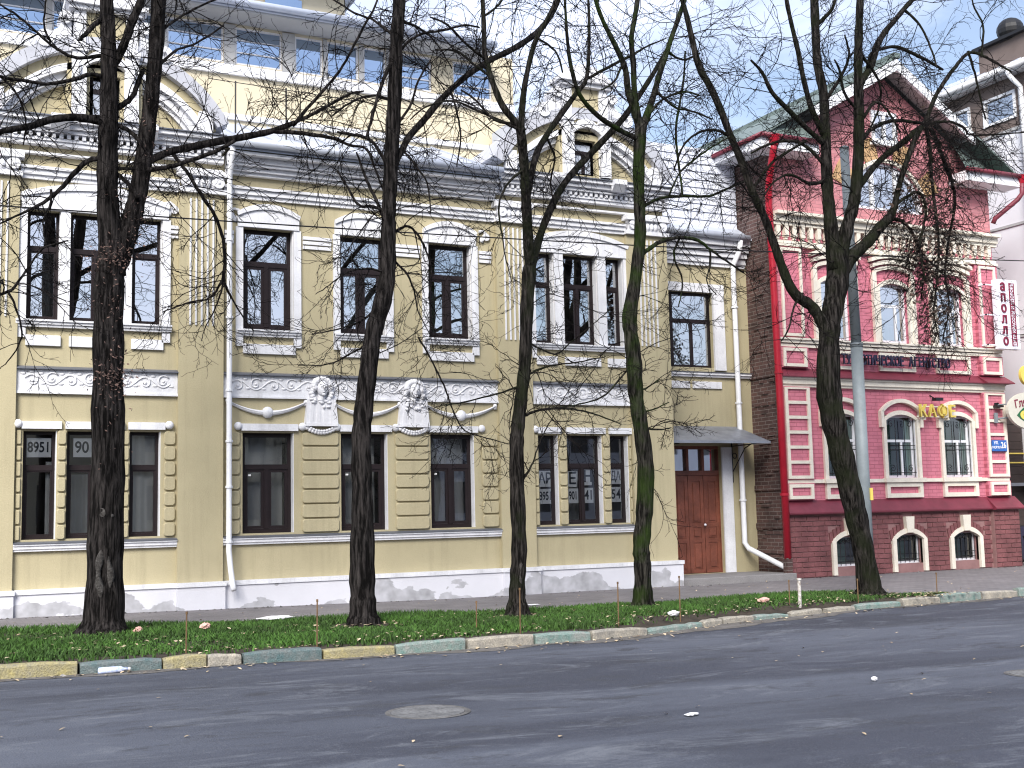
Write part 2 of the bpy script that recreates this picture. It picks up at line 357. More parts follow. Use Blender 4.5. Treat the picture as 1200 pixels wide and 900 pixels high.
def bark(name, col, moss=None):
    m = bpy.data.materials.new(name); m.use_nodes = True; N, L, b = nodes(m); b.inputs['Roughness'].default_value = .95; b.inputs['Specular IOR Level'].default_value = .08
    geo = N.new('ShaderNodeNewGeometry'); mp = N.new('ShaderNodeMapping'); mp.inputs['Scale'].default_value = (1, 1, .12)
    no = N.new('ShaderNodeTexNoise'); no.inputs['Scale'].default_value = 26; no.inputs['Detail'].default_value = 6; no.inputs['Roughness'].default_value = .6
    L.new(geo.outputs['Position'], mp.inputs[0]); L.new(mp.outputs[0], no.inputs['Vector'])
    rp = N.new('ShaderNodeValToRGB'); e = rp.color_ramp.elements
    e[0].position = .42; e[0].color = tuple(c*.35 for c in col)+(1,); e[1].position = .70; e[1].color = tuple(c*4.5 for c in col)+(1,)
    L.new(no.outputs['Fac'], rp.inputs['Fac']); last = rp.outputs['Color']
    if moss:
        n2 = N.new('ShaderNodeTexNoise'); n2.inputs['Scale'].default_value = 2.2; n2.inputs['Detail'].default_value = 8; L.new(geo.outputs['Position'], n2.inputs['Vector'])
        mr = N.new('ShaderNodeMapRange'); mr.inputs['From Min'].default_value = .44; mr.inputs['From Max'].default_value = .62; mr.inputs['To Max'].default_value = .85; L.new(n2.outputs['Fac'], mr.inputs['Value'])
        mx = N.new('ShaderNodeMix'); mx.data_type = 'RGBA'; mx.inputs[7].default_value = (*moss, 1); L.new(mr.outputs[0], mx.inputs[0]); L.new(last, mx.inputs[6]); last = mx.outputs[2]
    L.new(last, b.inputs['Base Color'])
    bp = N.new('ShaderNodeBump'); bp.inputs['Strength'].default_value = 1; bp.inputs['Distance'].default_value = .09; L.new(no.outputs['Fac'], bp.inputs['Height']); L.new(bp.outputs[0], b.inputs['Normal'])
    M[name] = m
bark('bark', (.013, .0115, .011)); bark('bark_moss', (.014, .013, .011), (.024, .042, .009)); bark('bark_half', (.013, .0115, .0105), (.016, .019, .010))

def glass(name, refl, tint, rough=.0, gc=(.95, .97, 1)):
    m = bpy.data.materials.new(name); m.use_nodes = True; nt = m.node_tree; N = nt.nodes; L = nt.links; N.clear()
    out = N.new('ShaderNodeOutputMaterial'); tr = N.new('ShaderNodeBsdfTransparent'); tr.inputs[0].default_value = (*tint, 1)
    gl = N.new('ShaderNodeBsdfGlossy'); gl.inputs['Roughness'].default_value = rough; gl.inputs['Color'].default_value = (*gc, 1)
    lw = N.new('ShaderNodeFresnel'); lw.inputs['IOR'].default_value = 1.5
    ma = N.new('ShaderNodeMath'); ma.operation = 'MULTIPLY_ADD'; ma.inputs[1].default_value = 1.6; ma.inputs[2].default_value = refl; ma.use_clamp = True
    L.new(lw.outputs[0], ma.inputs[0])
    geo = N.new('ShaderNodeNewGeometry'); no = N.new('ShaderNodeTexNoise'); no.inputs['Scale'].default_value = .9; no.inputs['Detail'].default_value = 1
    L.new(geo.outputs['Position'], no.inputs['Vector']); bp = N.new('ShaderNodeBump'); bp.inputs['Strength'].default_value = .12; bp.inputs['Distance'].default_value = .02
    L.new(no.outputs['Fac'], bp.inputs['Height']); L.new(bp.outputs[0], gl.inputs['Normal'])
    mx = N.new('ShaderNodeMixShader'); L.new(ma.outputs[0], mx.inputs[0]); L.new(tr.outputs[0], mx.inputs[1]); L.new(gl.outputs[0], mx.inputs[2]); L.new(mx.outputs[0], out.inputs[0])
    M[name] = m
glass('glass', .5, (.82, .86, .88)); glass('glass_low', .06, (.97, .98, .98)); glass('glass_blue', .5, (.35, .5, .8), gc=(.62, .78, 1)); glass('glass_green', .08, (.65, .8, .72))

def text_mesh(s, size, ext, bold=0.):
    cu = bpy.data.curves.new('t', 'FONT'); cu.body = s; cu.size = size; cu.extrude = ext; cu.align_x = 'CENTER'; cu.align_y = 'CENTER'; cu.offset = bold
    o = bpy.data.objects.new('t', cu); COL.objects.link(o); bpy.context.view_layer.update()
    me = bpy.data.meshes.new_from_object(o.evaluated_get(bpy.context.evaluated_depsgraph_get()))
    bpy.data.objects.remove(o); bpy.data.curves.remove(cu); return me
def text(name, s, size, ext, mt, loc, parent, bold=0., rot=0., sx=1.):      # upright lettering that faces -Y
    me = text_mesh(s, size, ext, bold); me.name = name; me.materials.clear(); me.materials.append(M[mt])
    return inst(name, me, loc, parent, (R(90), R(rot), 0), (sx, 1, 1))
# ---------------------------------------------------------------- ground
XS = [-200, -60, -5, -3, -1, 0, 1, 2, 3, 4, 5, 6, 7, 7.8, 8.4, 9, 9.6, 10.2, 10.8, 11.7, 12.6, 13.5, 14.4, 15.2, 15.6, 15.9, 17, 20, 25, 30, 60, 200]
def strip(lo, hi, zoff, xs=XS):
    m = MB()
    for a, b in zip(xs, xs[1:]):
        m.quad((a, lo(a), gz(a)+zoff), (b, lo(b), gz(b)+zoff), (b, hi(b), gz(b)+zoff), (a, hi(a), gz(a)+zoff))
    return m
def ground():
    o = MB().quad((-1500, -1500, -.6), (1500, -1500, -.6), (1500, 1500, -.6), (-1500, 1500, -.6)).build('ground', 'soil'); struct(o)
    struct(strip(lambda x: -34, lambda x: ky(x)+.02, 0).build('road', 'asphalt', recalc=False))
    struct(strip(lambda x: -60, lambda x: -34, .1).build('far_pavement', 'concrete', recalc=False))
    struct(strip(lambda x: ky(x)+.1 if x > 15.1 else vy(x)-.06, lambda x: 30, .10).build('pavement', 'paver', recalc=False))
    xs = [x for x in XS if x <= 15.9]
    m = MB(); lip = lambda x: .05 if 8.7 < x < 15 else .106
    for a, b in zip(xs, xs[1:]):
        for (o0, z0), (o1, z1) in (((.11, None), (.4, .114)), ((.4, .114), (9, .114))):
            P = []
            for x, o, z in ((a, o0, z0), (b, o0, z0), (b, o1, z1), (a, o1, z1)): P.append((x, min(ky(x)+o, vy(x)), gz(x)+(lip(x) if z is None else z)))
            m.quad(*P)
    struct(m.build('verge_soil', 'soil', recalc=False))
    # kerb: separate painted stones
    k = bpy.data.objects.new('kerb', None); COL.objects.link(k); struct(k); OFF[k] = Vector((0, 0, 0))
    rnd = random.Random(3)
    stones = [(-3.0, -2.0, 'kerb_green'), (-1.98, -1.05, 'kerb_cream'), (-1.03, -.13, 'kerb_dark'),
        (-.11, 1.5, 'kerb_yellow'), (1.53, 2.37, 'kerb_dark'), (2.39, 2.85, 'kerb_yellow'), (2.87, 3.24, 'kerb_cream'), (3.27, 4.16, 'kerb_dark'), (4.19, 5.05, 'kerb_yellow'),
        (5.08, 6.0, 'kerb_green'), (6.04, 6.97, 'kerb_cream'), (7.0, 7.83, 'kerb_green'), (7.87, 8.85, 'kerb_cream'), (8.88, 9.72, 'kerb_green'), (9.74, 10.05, 'kerb_green'),
        (10.08, 10.5, 'kerb_cream'), (10.53, 11.2, 'kerb_cream'), (11.25, 11.95, 'kerb_green'), (12.02, 12.72, 'kerb_cream'), (12.85, 13.5, 'kerb_cream'),
        (13.55, 14.55, 'kerb_green'), (14.6, 15.5, 'kerb_cream'), (15.54, 16.55, 'kerb_green'), (16.6, 17.5, 'kerb_cream')]
    dirt = MB(); q = []
    for i in range(171):
        xx = -4+i*.2; w = .16+.10*math.sin(xx*1.3)+.07*math.sin(xx*3.1+1)+(.22 if 7.5 < xx < 13.5 else 0)+rnd.uniform(-.04, .04); q.append((xx, ky(xx)-max(.03, w)))
    for (a, ya), (b, yb) in zip(q, q[1:]): dirt.quad((a, ya, gz(a)+.004), (b, yb, gz(b)+.004), (b, ky(b)+.03, gz(b)+.004), (a, ky(a)+.03, gz(a)+.004))
    struct(dirt.build('gutter_dirt', 'dust', recalc=False))
    x = 17.53; i = 0
    while x < 32: stones.append((x, x+.96, ('kerb_green', 'kerb_cream')[i % 2])); x += .98; i += 1
    for a, b, mt in stones:
        m = MB(); y0, y1 = ky(a), ky(b); h = .135+rnd.uniform(-.018, .01); t = rnd.uniform(-.012, .012); n = 5
        if 8.8 < a < 14.5: h -= .045+rnd.uniform(0, .02)
        pr = [(0, -.12), (0, h-.025), (.022, h), (.15, h-.004), (.15, -.12)]
        v = []; dy = rnd.uniform(-.015, .015)
        for i in range(n+1):
            f = i/n; xx = a+(b-a)*f; yy = y0+(y1-y0)*f+dy
            e = .012 if i in (0, n) else 0
            for (py, pz) in pr:
                jz = rnd.uniform(-.006, .006) if pz > 0 else 0
                v.append((xx, yy+py+(rnd.uniform(-.006, .006) if py < .1 else 0)+(e if py < .1 else 0), gz(xx)+pz+jz+t*(f-.5)*2-(e if pz > 0 else 0)))
        q = len(pr); f = []
        for i in range(n):
            for j in range(q): f.append((i*q+j, (i+1)*q+j, (i+1)*q+(j+1) % q, i*q+(j+1) % q))
        f += [tuple(range(q)), tuple(range((n+1)*q-1, n*q-1, -1))]
        m.add(v, f).build('kerb_stone', mt, k)
ground()

# ---------------------------------------------------------------- windows
def pane(win, x0, x1, y, z0, z1, gl='glass'):
    return MB().quad((x0, y, z0), (x1, y, z0), (x1, y, z1), (x0, y, z1)).build('pane', gl, win, recalc=False)
def window(parent, x0, x1, z0, z1, y=.15, kind='double', mt='brown_frame', gl='glass', fr=.075, tz=.66, d=.06, cw=.05):
    m = MB(); P = []
    def rect(a, b, c, e, w, yy, dd):
        m.box(a, a+w, yy, yy+dd, c, e); m.box(b-w, b, yy, yy+dd, c, e); m.box(a+w, b-w, yy, yy+dd, c, c+w); m.box(a+w, b-w, yy, yy+dd, e-w, e)
    rect(x0, x1, z0, z1, fr, y, d)
    zt = z0+(z1-z0)*tz
    a, b = x0+fr, x1-fr
    m.box(a, b, y-.012, y+d-.005, zt-.045, zt+.045)
    P.append((a, b, zt+.045, z1-fr))
    if kind == 'double':
        c = (x0+x1)/2; hp = .04 if cw > .04 else .03; m.box(c-hp, c+hp, y-.015, y+d-.006, z0+fr, zt-.045)
        for p, q in ((a, c-hp), (c+hp, b)):
            rect(p+.002, q-.002, z0+fr+.002, zt-.047, cw, y+.004, d-.015); P.append((p+cw, q-cw, z0+fr+cw, zt-.045-cw))
    elif kind == 'single':
        cw = cw*.8; rect(a+.002, b-.002, z0+fr+.002, zt-.047, cw, y+.004, d-.015); P.append((a+cw, b-cw, z0+fr+cw, zt-.045-cw))
    elif kind == 'plain': P.append((a, b, z0+fr, zt-.045))
    elif kind == 'link':
        P.pop(); c = x0+(x1-x0)*.31; m.box(c-.035, c+.035, y-.014, y+d-.006, z0+fr, z1-fr); c2 = x0+(x1-x0)*.66
        m.box(c2-.03, c2+.03, y-.013, y+d-.007, z0+fr, zt-.045)
        P += [(a, c-.035, zt+.045, z1-fr), (c+.035, b, zt+.045, z1-fr), (a, c-.035, z0+fr, zt-.045), (c+.035, c2-.03, z0+fr, zt-.045), (c2+.03, b, z0+fr, zt-.045)]
    w = m.build('window', mt, parent)
    for (p, q, r, s) in P: pane(w, p, q, y+.02, r, s, gl)
    return w
def curtain_or_reflection(win, x0, x1, y, z0, z1, mt='curtain_or_reflection', amp=.025, per=.11):  # wavy sheet: curtains, and grey stand-ins for reflections in the lower middle windows
    n = max(6, int((x1-x0)/.025)); v = []; f = []
    for i in range(n+1):
        x = x0+(x1-x0)*i/n; yy = y+amp*math.sin(x/per*6.28)+amp*.5*math.sin(x/per*3.7+1)
        v += [(x, yy, z0), (x, yy, z1)]
    for i in range(n): f.append((2*i, 2*i+2, 2*i+3, 2*i+1))
    return MB().add(v, f).build('curtain_or_reflection', mt, win, smooth=True, recalc=False)

# ---------------------------------------------------------------- the ochre house
LOW = [(1.38, 3.17)]; ZL = (1.38, 3.17); ZU = (5.03, 6.9)
CENTRE = [(5.05, 5.98), (6.87, 7.78), (8.65, 9.56)]
TRIPL = [(1.43, 1.95), (2.11, 2.96), (3.12, 3.63)]; TRIPR = [(10.97, 11.41), (11.62, 12.43), (12.63, 13.06)]
FAR = [(-1.7, -.8)]
PIL = [(.52, 1.3), (3.91, 4.69), (10.09, 10.84), (13.13, 14.14)]
GC = (2.6, 12.08)
def rounded(w, h, r=.045, n=4):
    p = []
    for cx, cz, a in ((w/2-r, h/2-r, 0), (-w/2+r, h/2-r, 90), (-w/2+r, -h/2+r, 180), (w/2-r, -h/2+r, 270)):
        p += [(cx+r*math.cos(R(a+90*i/n)), cz+r*math.sin(R(a+90*i/n))) for i in range(n+1)]
    return p
def scroll_relief(x0, x1, z0, z1, y):
    """running vine: a wave stem with spirals and leaves, raised from the frieze"""
    m = MB(); zc = (z0+z1)/2; h = (z1-z0)/2; per = .62; n = max(1, round((x1-x0)/per)); per = (x1-x0)/n
    st = []
    k = int((x1-x0)/.03)
    for i in range(k+1):
        x = x0+.03+(x1-x0-.06)*i/k; st.append((x, y, zc+h*.62*math.sin((x-x0)/per*2*math.pi)))
    m.tube(st, .013, 5)
    for j in range(n*2):
        cx = x0+per*(j/2+.25); sg = 1 if j % 2 else -1; cz = zc+sg*h*.12
        sp = [(cx+sg*(.125-.1*t/14)*math.cos(t*.5+.6)*.9, y-.004, cz+(.115-.095*t/14)*math.sin(t*.5+.6)) for t in range(15)]
        m.tube(sp, [.016-.0006*t for t in range(15)], 5)
        m.ball((cx, y, cz), (.028, .022, .028), 7, 5)
        for a in (.3, 1.5, 2.7):
            m.ball((cx+.15*math.cos(a*sg)*sg, y+.004, cz-sg*.10+.05*math.sin(a)), (.05, .016, .022), 6, 4)
    return m
def mascaron(par, cx):
    m = MB()                                          # tapered body with fluted drapery
    for i in range(9):
        f = i/8; w0, w1 = .235, .275
        m.prism([(cx-w0+2*w0*f-.03, 3.78), (cx-w1+2*w1*f-.035, 3.34), (cx-w1+2*w1*f+.035, 3.34), (cx-w0+2*w0*f+.03, 3.78)], -.11-.012*(i % 2), .0)
    m.box(cx-.3, cx+.3, -.125, 0, 3.29, 3.345)
    body = m.build('mascaron', 'relief', par, smooth=False)
    f = MB(); f.ball((cx+.01, -.12, 3.98), (.105, .10, .145), 14, 10)          # face
    f.ball((cx-.035, -.212, 4.01), (.024, .014, .014), 8, 6); f.ball((cx+.055, -.212, 4.01), (.024, .014, .014), 8, 6)
    f.tube([(cx+.01, -.215, 4.03), (cx+.01, -.245, 3.96)], [.010, .018], 6); f.ball((cx+.01, -.22, 3.91), (.034, .014, .010), 8, 6); f.ball((cx+.01, -.205, 3.865), (.035, .025, .025), 8, 6)
    f.tube([(cx, -.06, 3.9), (cx, -.06, 3.72)], [.06, .09], 10)
    f.build('face', 'relief', body, smooth=True)
    h = MB(); rnd = random.Random(int(cx*10))
    for i in range(13):
        a = R(-20+220*i/12); h.ball((cx+.01+.155*math.cos(a), -.10, 4.03+.12*math.sin(a)), (.062, .075, .06), 8, 6)
    h.ball((cx, -.07, 4.13), (.17, .07, .075), 10, 6)
    for s in (-1, 1):
        for i in range(5): h.ball((cx+s*(.16+.03*math.sin(i*1.4)), -.09, 3.95-.055*i), (.055, .06, .045), 7, 5)
    for i in range(9): h.ball((cx+rnd.uniform(-.2, .2), -.13, 3.66+rnd.uniform(-.05, .12)), (.05, .03, .024), 7, 5)
    h.ball((cx+.03, -.14, 3.64), .03, 8, 6)
    h.build('hair', 'relief', body, smooth=True)
    g = MB()                                          # swag of flowers under it
    for i in range(11):
        t = -1+2*i/10; g.ball((cx+.27*t, -.06, 3.17+.085*t*t), (.045, .045, .04), 7, 5); g.ball((cx+.25*t, -.085, 3.20+.085*t*t), (.03, .03, .03), 6, 4)
    g.build('flower_swag', 'relief', body, smooth=True)
def garland(par, x0, x1, ball=True):
    m = MB(); n = 26; pts = []; rad = []
    for i in range(n+1):
        t = -1+2*i/n; pts.append(((x0+x1)/2+(x1-x0)/2*t, -.03, 3.72-.20*(1-t*t))); rad.append(.018+.032*(1-abs(t))**.8 if abs(t) > .12 else .04)
    m.tube(pts, rad, 8)
    m2 = [(p[0], -.065, p[2]+.012) for p in pts]; m.tube(m2, [r*.35 for r in rad], 5)
    for x in (x0, x1): m.ball((x, -.03, 3.73), (.045, .04, .045), 8, 6); m.box(x-.03, x+.03, -.05, 0, 3.66, 3.74)
    g = m.build('garland', 'relief', par, smooth=True)
    MB().ball(((x0+x1)/2, -.04, 3.53), (.105, .075, .105), 16, 10).build('boss', 'white_trim', g, smooth=True)

def moulding(name, par, x0, x1, steps, mt='white_trim', yb=.0):
    """steps = (z0, z1, projection); one moulding run"""
    m = MB()
    for z0, z1, p in steps: m.box(x0, x1, -p, yb, z0, z1)
    return m.build(name, mt, par)

def yellow_house():
    H = thing('ochre_house', 'two storey ochre stucco house with white relief frieze and arched gables', 'house', (7, 0, 0))
    holes = [(a, b, *ZL) for a, b in FAR+TRIPL+CENTRE+TRIPR]+[(a, b, *ZU) for a, b in FAR+TRIPL+CENTRE+TRIPR]
    w = wall_grid(-4, 14.12, -.2, 8.46, holes, 0, .3)
    w.quad((14.126, 0, -.2), (14.126, 9, -.2), (14.126, 9, 8.46), (14.126, 0, 8.46)); w.quad((-4.006, 0, -.2), (-4.006, 9, -.2), (-4.006, 9, 8.46), (-4.006, 0, 8.46))
    wall = w.build('wall', 'ochre', H, recalc=False)
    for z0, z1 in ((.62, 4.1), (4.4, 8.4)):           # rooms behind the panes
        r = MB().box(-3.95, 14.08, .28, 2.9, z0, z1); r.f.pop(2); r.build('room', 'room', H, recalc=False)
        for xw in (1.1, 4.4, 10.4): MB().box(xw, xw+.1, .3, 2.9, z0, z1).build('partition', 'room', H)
    # pilasters
    for i, (a, b) in enumerate(PIL+[(-3.2, -2.5)]):
        p = bx('pilaster', 'ochre', H, a, b, -.09, .0, .55, 7.42)
        c = (a+b)/2
        for k in range(5):
            x = c-.2+.1*k; bx('flute', 'white_trim', p, x-.014, x+.014, -.115, -.085, 5.05, 7.32)
        cap = MB(); cap.box(a-.03, b+.03, -.17, 0, 7.42, 7.5); cap.box(a+.04, b-.04, -.13, 0, 7.5, 7.72); cap.box(a-.05, b+.05, -.22, 0, 7.72, 7.82)
        for s in (-1, 1):
            cap.ring(c+s*(b-a)*.36, 7.62, .03, .10, 0, 360, -.2, -.08, 16); cap.ball((c+s*(b-a)*.36, -.18, 7.62), .04, 8, 6)
        for k in range(5): cap.ball((c+(k-2)*.1, -.14, 7.60), (.05, .06, .09), 8, 6)
        cap.build('capital', 'white_trim', p)
    # plinth in sections, pilaster feet stand proud
    segs = [(-4, -3.2, 0), (-3.2, -2.5, 1), (-2.5, .52, 0), (.52, 1.3, 1), (1.3, 3.91, 0), (3.91, 4.69, 1), (4.69, 10.09, 0), (10.09, 10.84, 1), (10.84, 13.13, 0), (13.13, 14.17, 1)]
    for a, b, pr in segs:
        y = -.2 if pr else -.13; e = .02 if pr else -.021
        p = bx('plinth', 'plinth_paint', H, a-e, b+e, y, 0, -.2, .50)
        bx('plinth_cap', 'white_trim', p, a-e-.015 if pr else a-e, b+e+.015 if pr else b+e, y-.025, 0, .50, .575)
    spans = [(-2.5, .52), (1.3, 3.91), (4.69, 10.09), (10.84, 13.13)]
    blocks = {}
    def block_run(x0, x1, z0=1.36, z1=3.19, n=7):
        h = (z1-z0)/n; key = round(x1-x0, 3)
        if key not in blocks:
            r = min(.05, key*.25); mb = MB(); q = rounded(key, h-.028, r); q2 = rounded(key-.02, h-.048, r)
            nn = len(q); mb.add([(x, 0, z) for x, z in q]+[(x, -.03, z) for x, z in q]+[(x, -.042, z) for x, z in q2],
                [(i, (i+1) % nn, (i+1) % nn+nn, i+nn) for i in range(nn)]+[(i+nn, (i+1) % nn+nn, (i+1) % nn+2*nn, i+2*nn) for i in range(nn)]+[tuple(range(2*nn, 3*nn))])
            blocks[key] = mb.mesh('stone_block', 'ochre')
        for k in range(n): inst('stone_block', blocks[key], ((x0+x1)/2, 0, z0+h*(k+.5)), wall)
    for a, b in spans:
        fr = bx('frieze', 'white_trim', H, a+.004, b-.004, -.035, 0, 3.84, 4.19)
        fm = MB(); fm.box(a+.002, b-.002, -.06, 0, 3.785, 3.815); fm.box(a+.002, b-.002, -.045, 0, 3.815, 3.84); fm.build('frieze_moulding', 'white_trim', fr)
        MB().prof([(0, 4.19), (-.1, 4.19), (-.1, 4.205), (0, 4.25)], a+.002, b-.002).build('flashing', 'flash', fr)
        scroll_relief(a+.1, b-.1, 3.88, 4.16, -.04).build('scroll_relief', 'relief', fr, smooth=True)
        if a > 10: MB().ring(12.0, 4.02, .085, .12, 0, 360, -.065, -.03, 24).ball((12.0, -.035, 4.02), (.05, .03, .05), 10, 6).build('rosette', 'relief', fr)
        s = MB(); s.prof([(0, 1.19), (-.06, 1.19), (-.06, 1.215), (-.085, 1.23), (-.085, 1.275), (-.11, 1.285), (-.11, 1.31), (0, 1.31)], a+.003, b-.003); so = s.build('sill_course', 'white_trim', H)
        MB().prof([(.14, 1.37), (-.125, 1.311), (-.125, 1.32), (.14, 1.38)], a+.003, b-.003).build('sill_sheet', 'flash', so)
        # upper moulding and, in the middle part, eaves
        moulding('architrave', H, a+.003, b-.003, [(7.42, 7.49, .05), (7.49, 7.58, .09), (7.58, 7.63, .13)])
    # lower storey piers
    for a, b in ((6.13, 6.82), (7.93, 8.6), (4.75, 5.0), (9.72, 10.06), (3.69, 3.88), (1.33, 1.40), (1.965, 2.095), (2.975, 3.105), (11.43, 11.6), (12.45, 12.61), (10.87, 10.95), (13.08, 13.12), (-2.4, -1.75), (-.62, .45)): block_run(a, b)
    # lintel bars with round ends
    for grp in (FAR, TRIPL, CENTRE, TRIPR):
        for i, (a, b) in enumerate(grp):
            ln = bx('lintel', 'white_trim', H, a-.03, b+.07, -.065, 0, 3.20, 3.325)
            ends = []
            if len(grp) == 3 and grp is CENTRE or len(grp) == 1: ends = [a-.09, b+.15]
            elif i == 0: ends = [a-.09]
            elif i == 2: ends = [b+.14]
            for e in ends: MB().ball((e, -.05, 3.28), (.075, .06, .075), 12, 8).build('roundel', 'white_trim', ln, smooth=True)
    mascaron(H, 6.48); mascaron(H, 8.29)
    for a, b in ((4.78, 6.2), (6.72, 8.02), (8.55, 10.02)): garland(H, a, b)
    # windows
    rnd = random.Random(5)
    for (a, b) in FAR+CENTRE:
        for k, (z0, z1) in enumerate((ZL, ZU)):
            wn = window(H, a+.002, b-.002, z0+.002, z1-.002, .15, gl='glass' if k else 'glass_low')
            if k == 0:
                curtain_or_reflection(wn, a+.06, b-.06, .42+.2*rnd.random(), z0+.02, z1-.05, amp=.02, per=rnd.uniform(.1, .25))  # grey sheet added to imitate the grey reflection in the lower panes
                bx('window_tag', 'paper', wn, a+.14, a+.19, .160, .164, z0+1.02, z0+1.05)
            elif a > 6: curtain_or_reflection(wn, a+.05, b-.05, .45, z0, z0+1.0, amp=.012)
            bx('reveal_plaster', 'white_trim', wn, b-.012, b+.001, .002, .149, z0, z1)
    for g in (TRIPL, TRIPR):
        for i, (a, b) in enumerate(g):
            for k, (z0, z1) in enumerate((ZL, ZU)):
                wn = window(H, a+.002, b-.002, z0+.002, z1-.002, .15, 'double' if i == 1 else 'single', gl='glass' if k else 'glass_low', fr=.055, cw=.03)
                bx('reveal_plaster', 'white_trim', wn, b-.012, b+.001, .002, .149, z0, z1)
                if g is TRIPL and k == 0 and i == 0: curtain_or_reflection(wn, b-.14, b-.02, .3, z0, z1-.5, amp=.02, per=.06)
                elif (g is TRIPL and k == 0 and i == 2): curtain_or_reflection(wn, a+.04, b-.03, .32, z0, z1, amp=.03, per=.2)
                elif k == 0: curtain_or_reflection(wn, a+.02, b-.02, .75, z0, z1-.7, amp=.02)
                elif i != 1: curtain_or_reflection(wn, a+.02, b-.02, .5, z0, z1-.5, amp=.03)
    # upper window surrounds
    def surround(grp):
        a, b = grp[0][0], grp[-1][1]; c = (a+b)/2; hw = (b-a)/2+.1
        top = [(c-hw, 6.9)]+arc(c, 7.16, hw, .17 if len(grp) == 1 else .22, 16)+[(c+hw, 6.9)]
        hd = MB().prism(top, -.07, .0).build('window_head', 'white_trim', H)
        hm = MB(); o = arc(c, 7.09, hw, .15 if len(grp) == 1 else .19, 16); q = arc(c, 7.16, hw+.02, .18 if len(grp) == 1 else .23, 16)
        hm.prism(o+q[::-1], -.105, -.069); hm.build('head_moulding', 'white_trim', hd)
        j = MB()
        j.box(a-.13, a-.002, -.05, 0, 4.72, 6.899); j.box(b+.002, b+.14, -.05, 0, 4.72, 6.899)
        for (p, q_), (r_, s_) in zip(grp, grp[1:]): j.box(q_+.002, r_-.002, -.05, 0, 5.03, 6.899)
        j.build('jamb_trim', 'white_trim', H)
        s = MB().prof([(0, 4.90), (-.07, 4.90), (-.07, 4.93), (-.1, 4.945), (-.1, 4.985), (-.13, 4.99), (-.13, 5.02), (0, 5.028)], a-.12 if len(grp) == 1 else a-.16, b+.12 if len(grp) == 1 else b+.16)
        s.build('window_sill', 'white_trim', H)
        for (p, q_) in grp: bx('apron_panel', 'white_trim', H, p-.0, q_+.03, -.05, 0, 4.585, 4.765, bevel=.006)
    for g in [[x] for x in FAR+CENTRE]+[TRIPL, TRIPR]: surround(g)
    def stripes(x0, x1):
        m = MB()
        for k in range(3): m.box(x0, x1, -.035-.012*k, 0, 6.58+.085*k, 6.64+.085*k)
        m.build('impost', 'white_trim', H)
    for a, b in ((6.16, 6.7), (7.95, 8.48), (4.71, 4.88), (9.74, 10.0), (1.31, 1.29+.02), (3.77, 3.9), (10.85, 10.87), (13.2, 13.2), (-.6, .3), (-2.4, -1.9)):
        if b-a > .05: stripes(a, b)
    for x, s in ((1.36, 1), (3.83, -1), (9.9, -1), (10.89, 1), (13.12, -1), (4.82, 1)):
        m = MB(); m.ring(x, 7.1, .02, .075, 0, 360, -.05, 0, 14); m.ball((x+s*.09, -.03, 7.04), (.05, .03, .06), 8, 6); m.tube([(x, -.03, 7.17), (x+s*.07, -.03, 7.22), (x+s*.16, -.03, 7.2)], .025, 6); m.build('volute', 'white_trim', H)
    # eaves of the middle part and of the left wing
    for a, b in ((4.72, 10.06), (-4, .5)):
        moulding('eaves_cornice', H, a, b, [(7.84, 7.9, .1), (7.9, 7.98, .16), (7.98, 8.03, .24), (8.03, 8.13, .28), (8.13, 8.19, .42)])
        m = MB(); m.tube([(a, -.52, 8.33), (b, -.52, 8.33)], .09, 12); m.build('gutter', 'roof_metal', H, smooth=True)
        r = MB().prof([(-.46, 8.20), (-.46, 8.36), (3.2, 9.9), (3.2, 9.74)], a, b).build('roof', 'roof_metal', H)
        k = a+.3
        while k < b: MB().prof([(-.44, 8.37), (-.44, 8.40), (3.2, 9.94), (3.2, 9.9)], k, k+.025).build('roof_seam', 'roof_metal', r); k += .62
    m = MB(); 
    for x in (5.1, 6.08):
        rod = MB(); rod.tube([(x, .8, 8.87), (x, .8, 9.92)], .016, 6); rod.tube([(x, .8, 9.3), (x+.12, .62, 8.84)], .010, 5); rod.build('roof_rod', 'iron', H)
    MB().tube([(4.6, .8, 9.9), (6.08, .8, 9.88), (8.2, .8, 9.84), (9.9, .8, 9.8)], .008, 5).build('roof_cable', 'iron', H)
    # arched gables
    for gc in GC:
        a, b = gc-2.1, gc+2.07
        moulding('gable_cornice', H, a, b, [(7.84, 7.88, .11), (8.0, 8.07, .15), (8.07, 8.12, .18), (8.2, 8.27, .24), (8.27, 8.36, .3), (8.36, 8.43, .38)])
        MB().prof([(0, 8.43), (-.42, 8.43), (-.42, 8.45), (0, 8.49)], a, b).build('gable_flashing', 'flash', H)
        d = MB()
        for k in range(34): d.box(a+.06+k*.121, a+.12+k*.121, -.21, 0, 8.12, 8.2)
        d.build('dentils', 'white_trim', H)['kind'] = 'stuff'
        for s in (-1, 1):
            cn = MB(); cn.prof([(-.36, 8.46), (-.5, 8.46), (-.5, 8.36), (-.44, 8.3), (-.36, 8.22)], gc+s*.72-.15, gc+s*.72+.15); cn.build('console', 'white_trim', H)
        cz = 7.5
        tp = [(gc+1.96*math.cos(R(t)), cz+1.96*math.sin(R(t))) for t in range(30, 151, 5)]
        tp = [(x, max(z, 8.47)) for x, z in tp]
        MB().prism(tp, -.03, .3).build('tympanum', 'ochre', H)
        MB().ring(gc, cz, 2.2, 2.43, 29.5, 150.5, -.36, .9, 40).build('gable_coping', 'coping', H)
        MB().ring(gc, cz, 2.02, 2.2, 29, 151, -.2, .5, 40).build('gable_band', 'ochre', H)
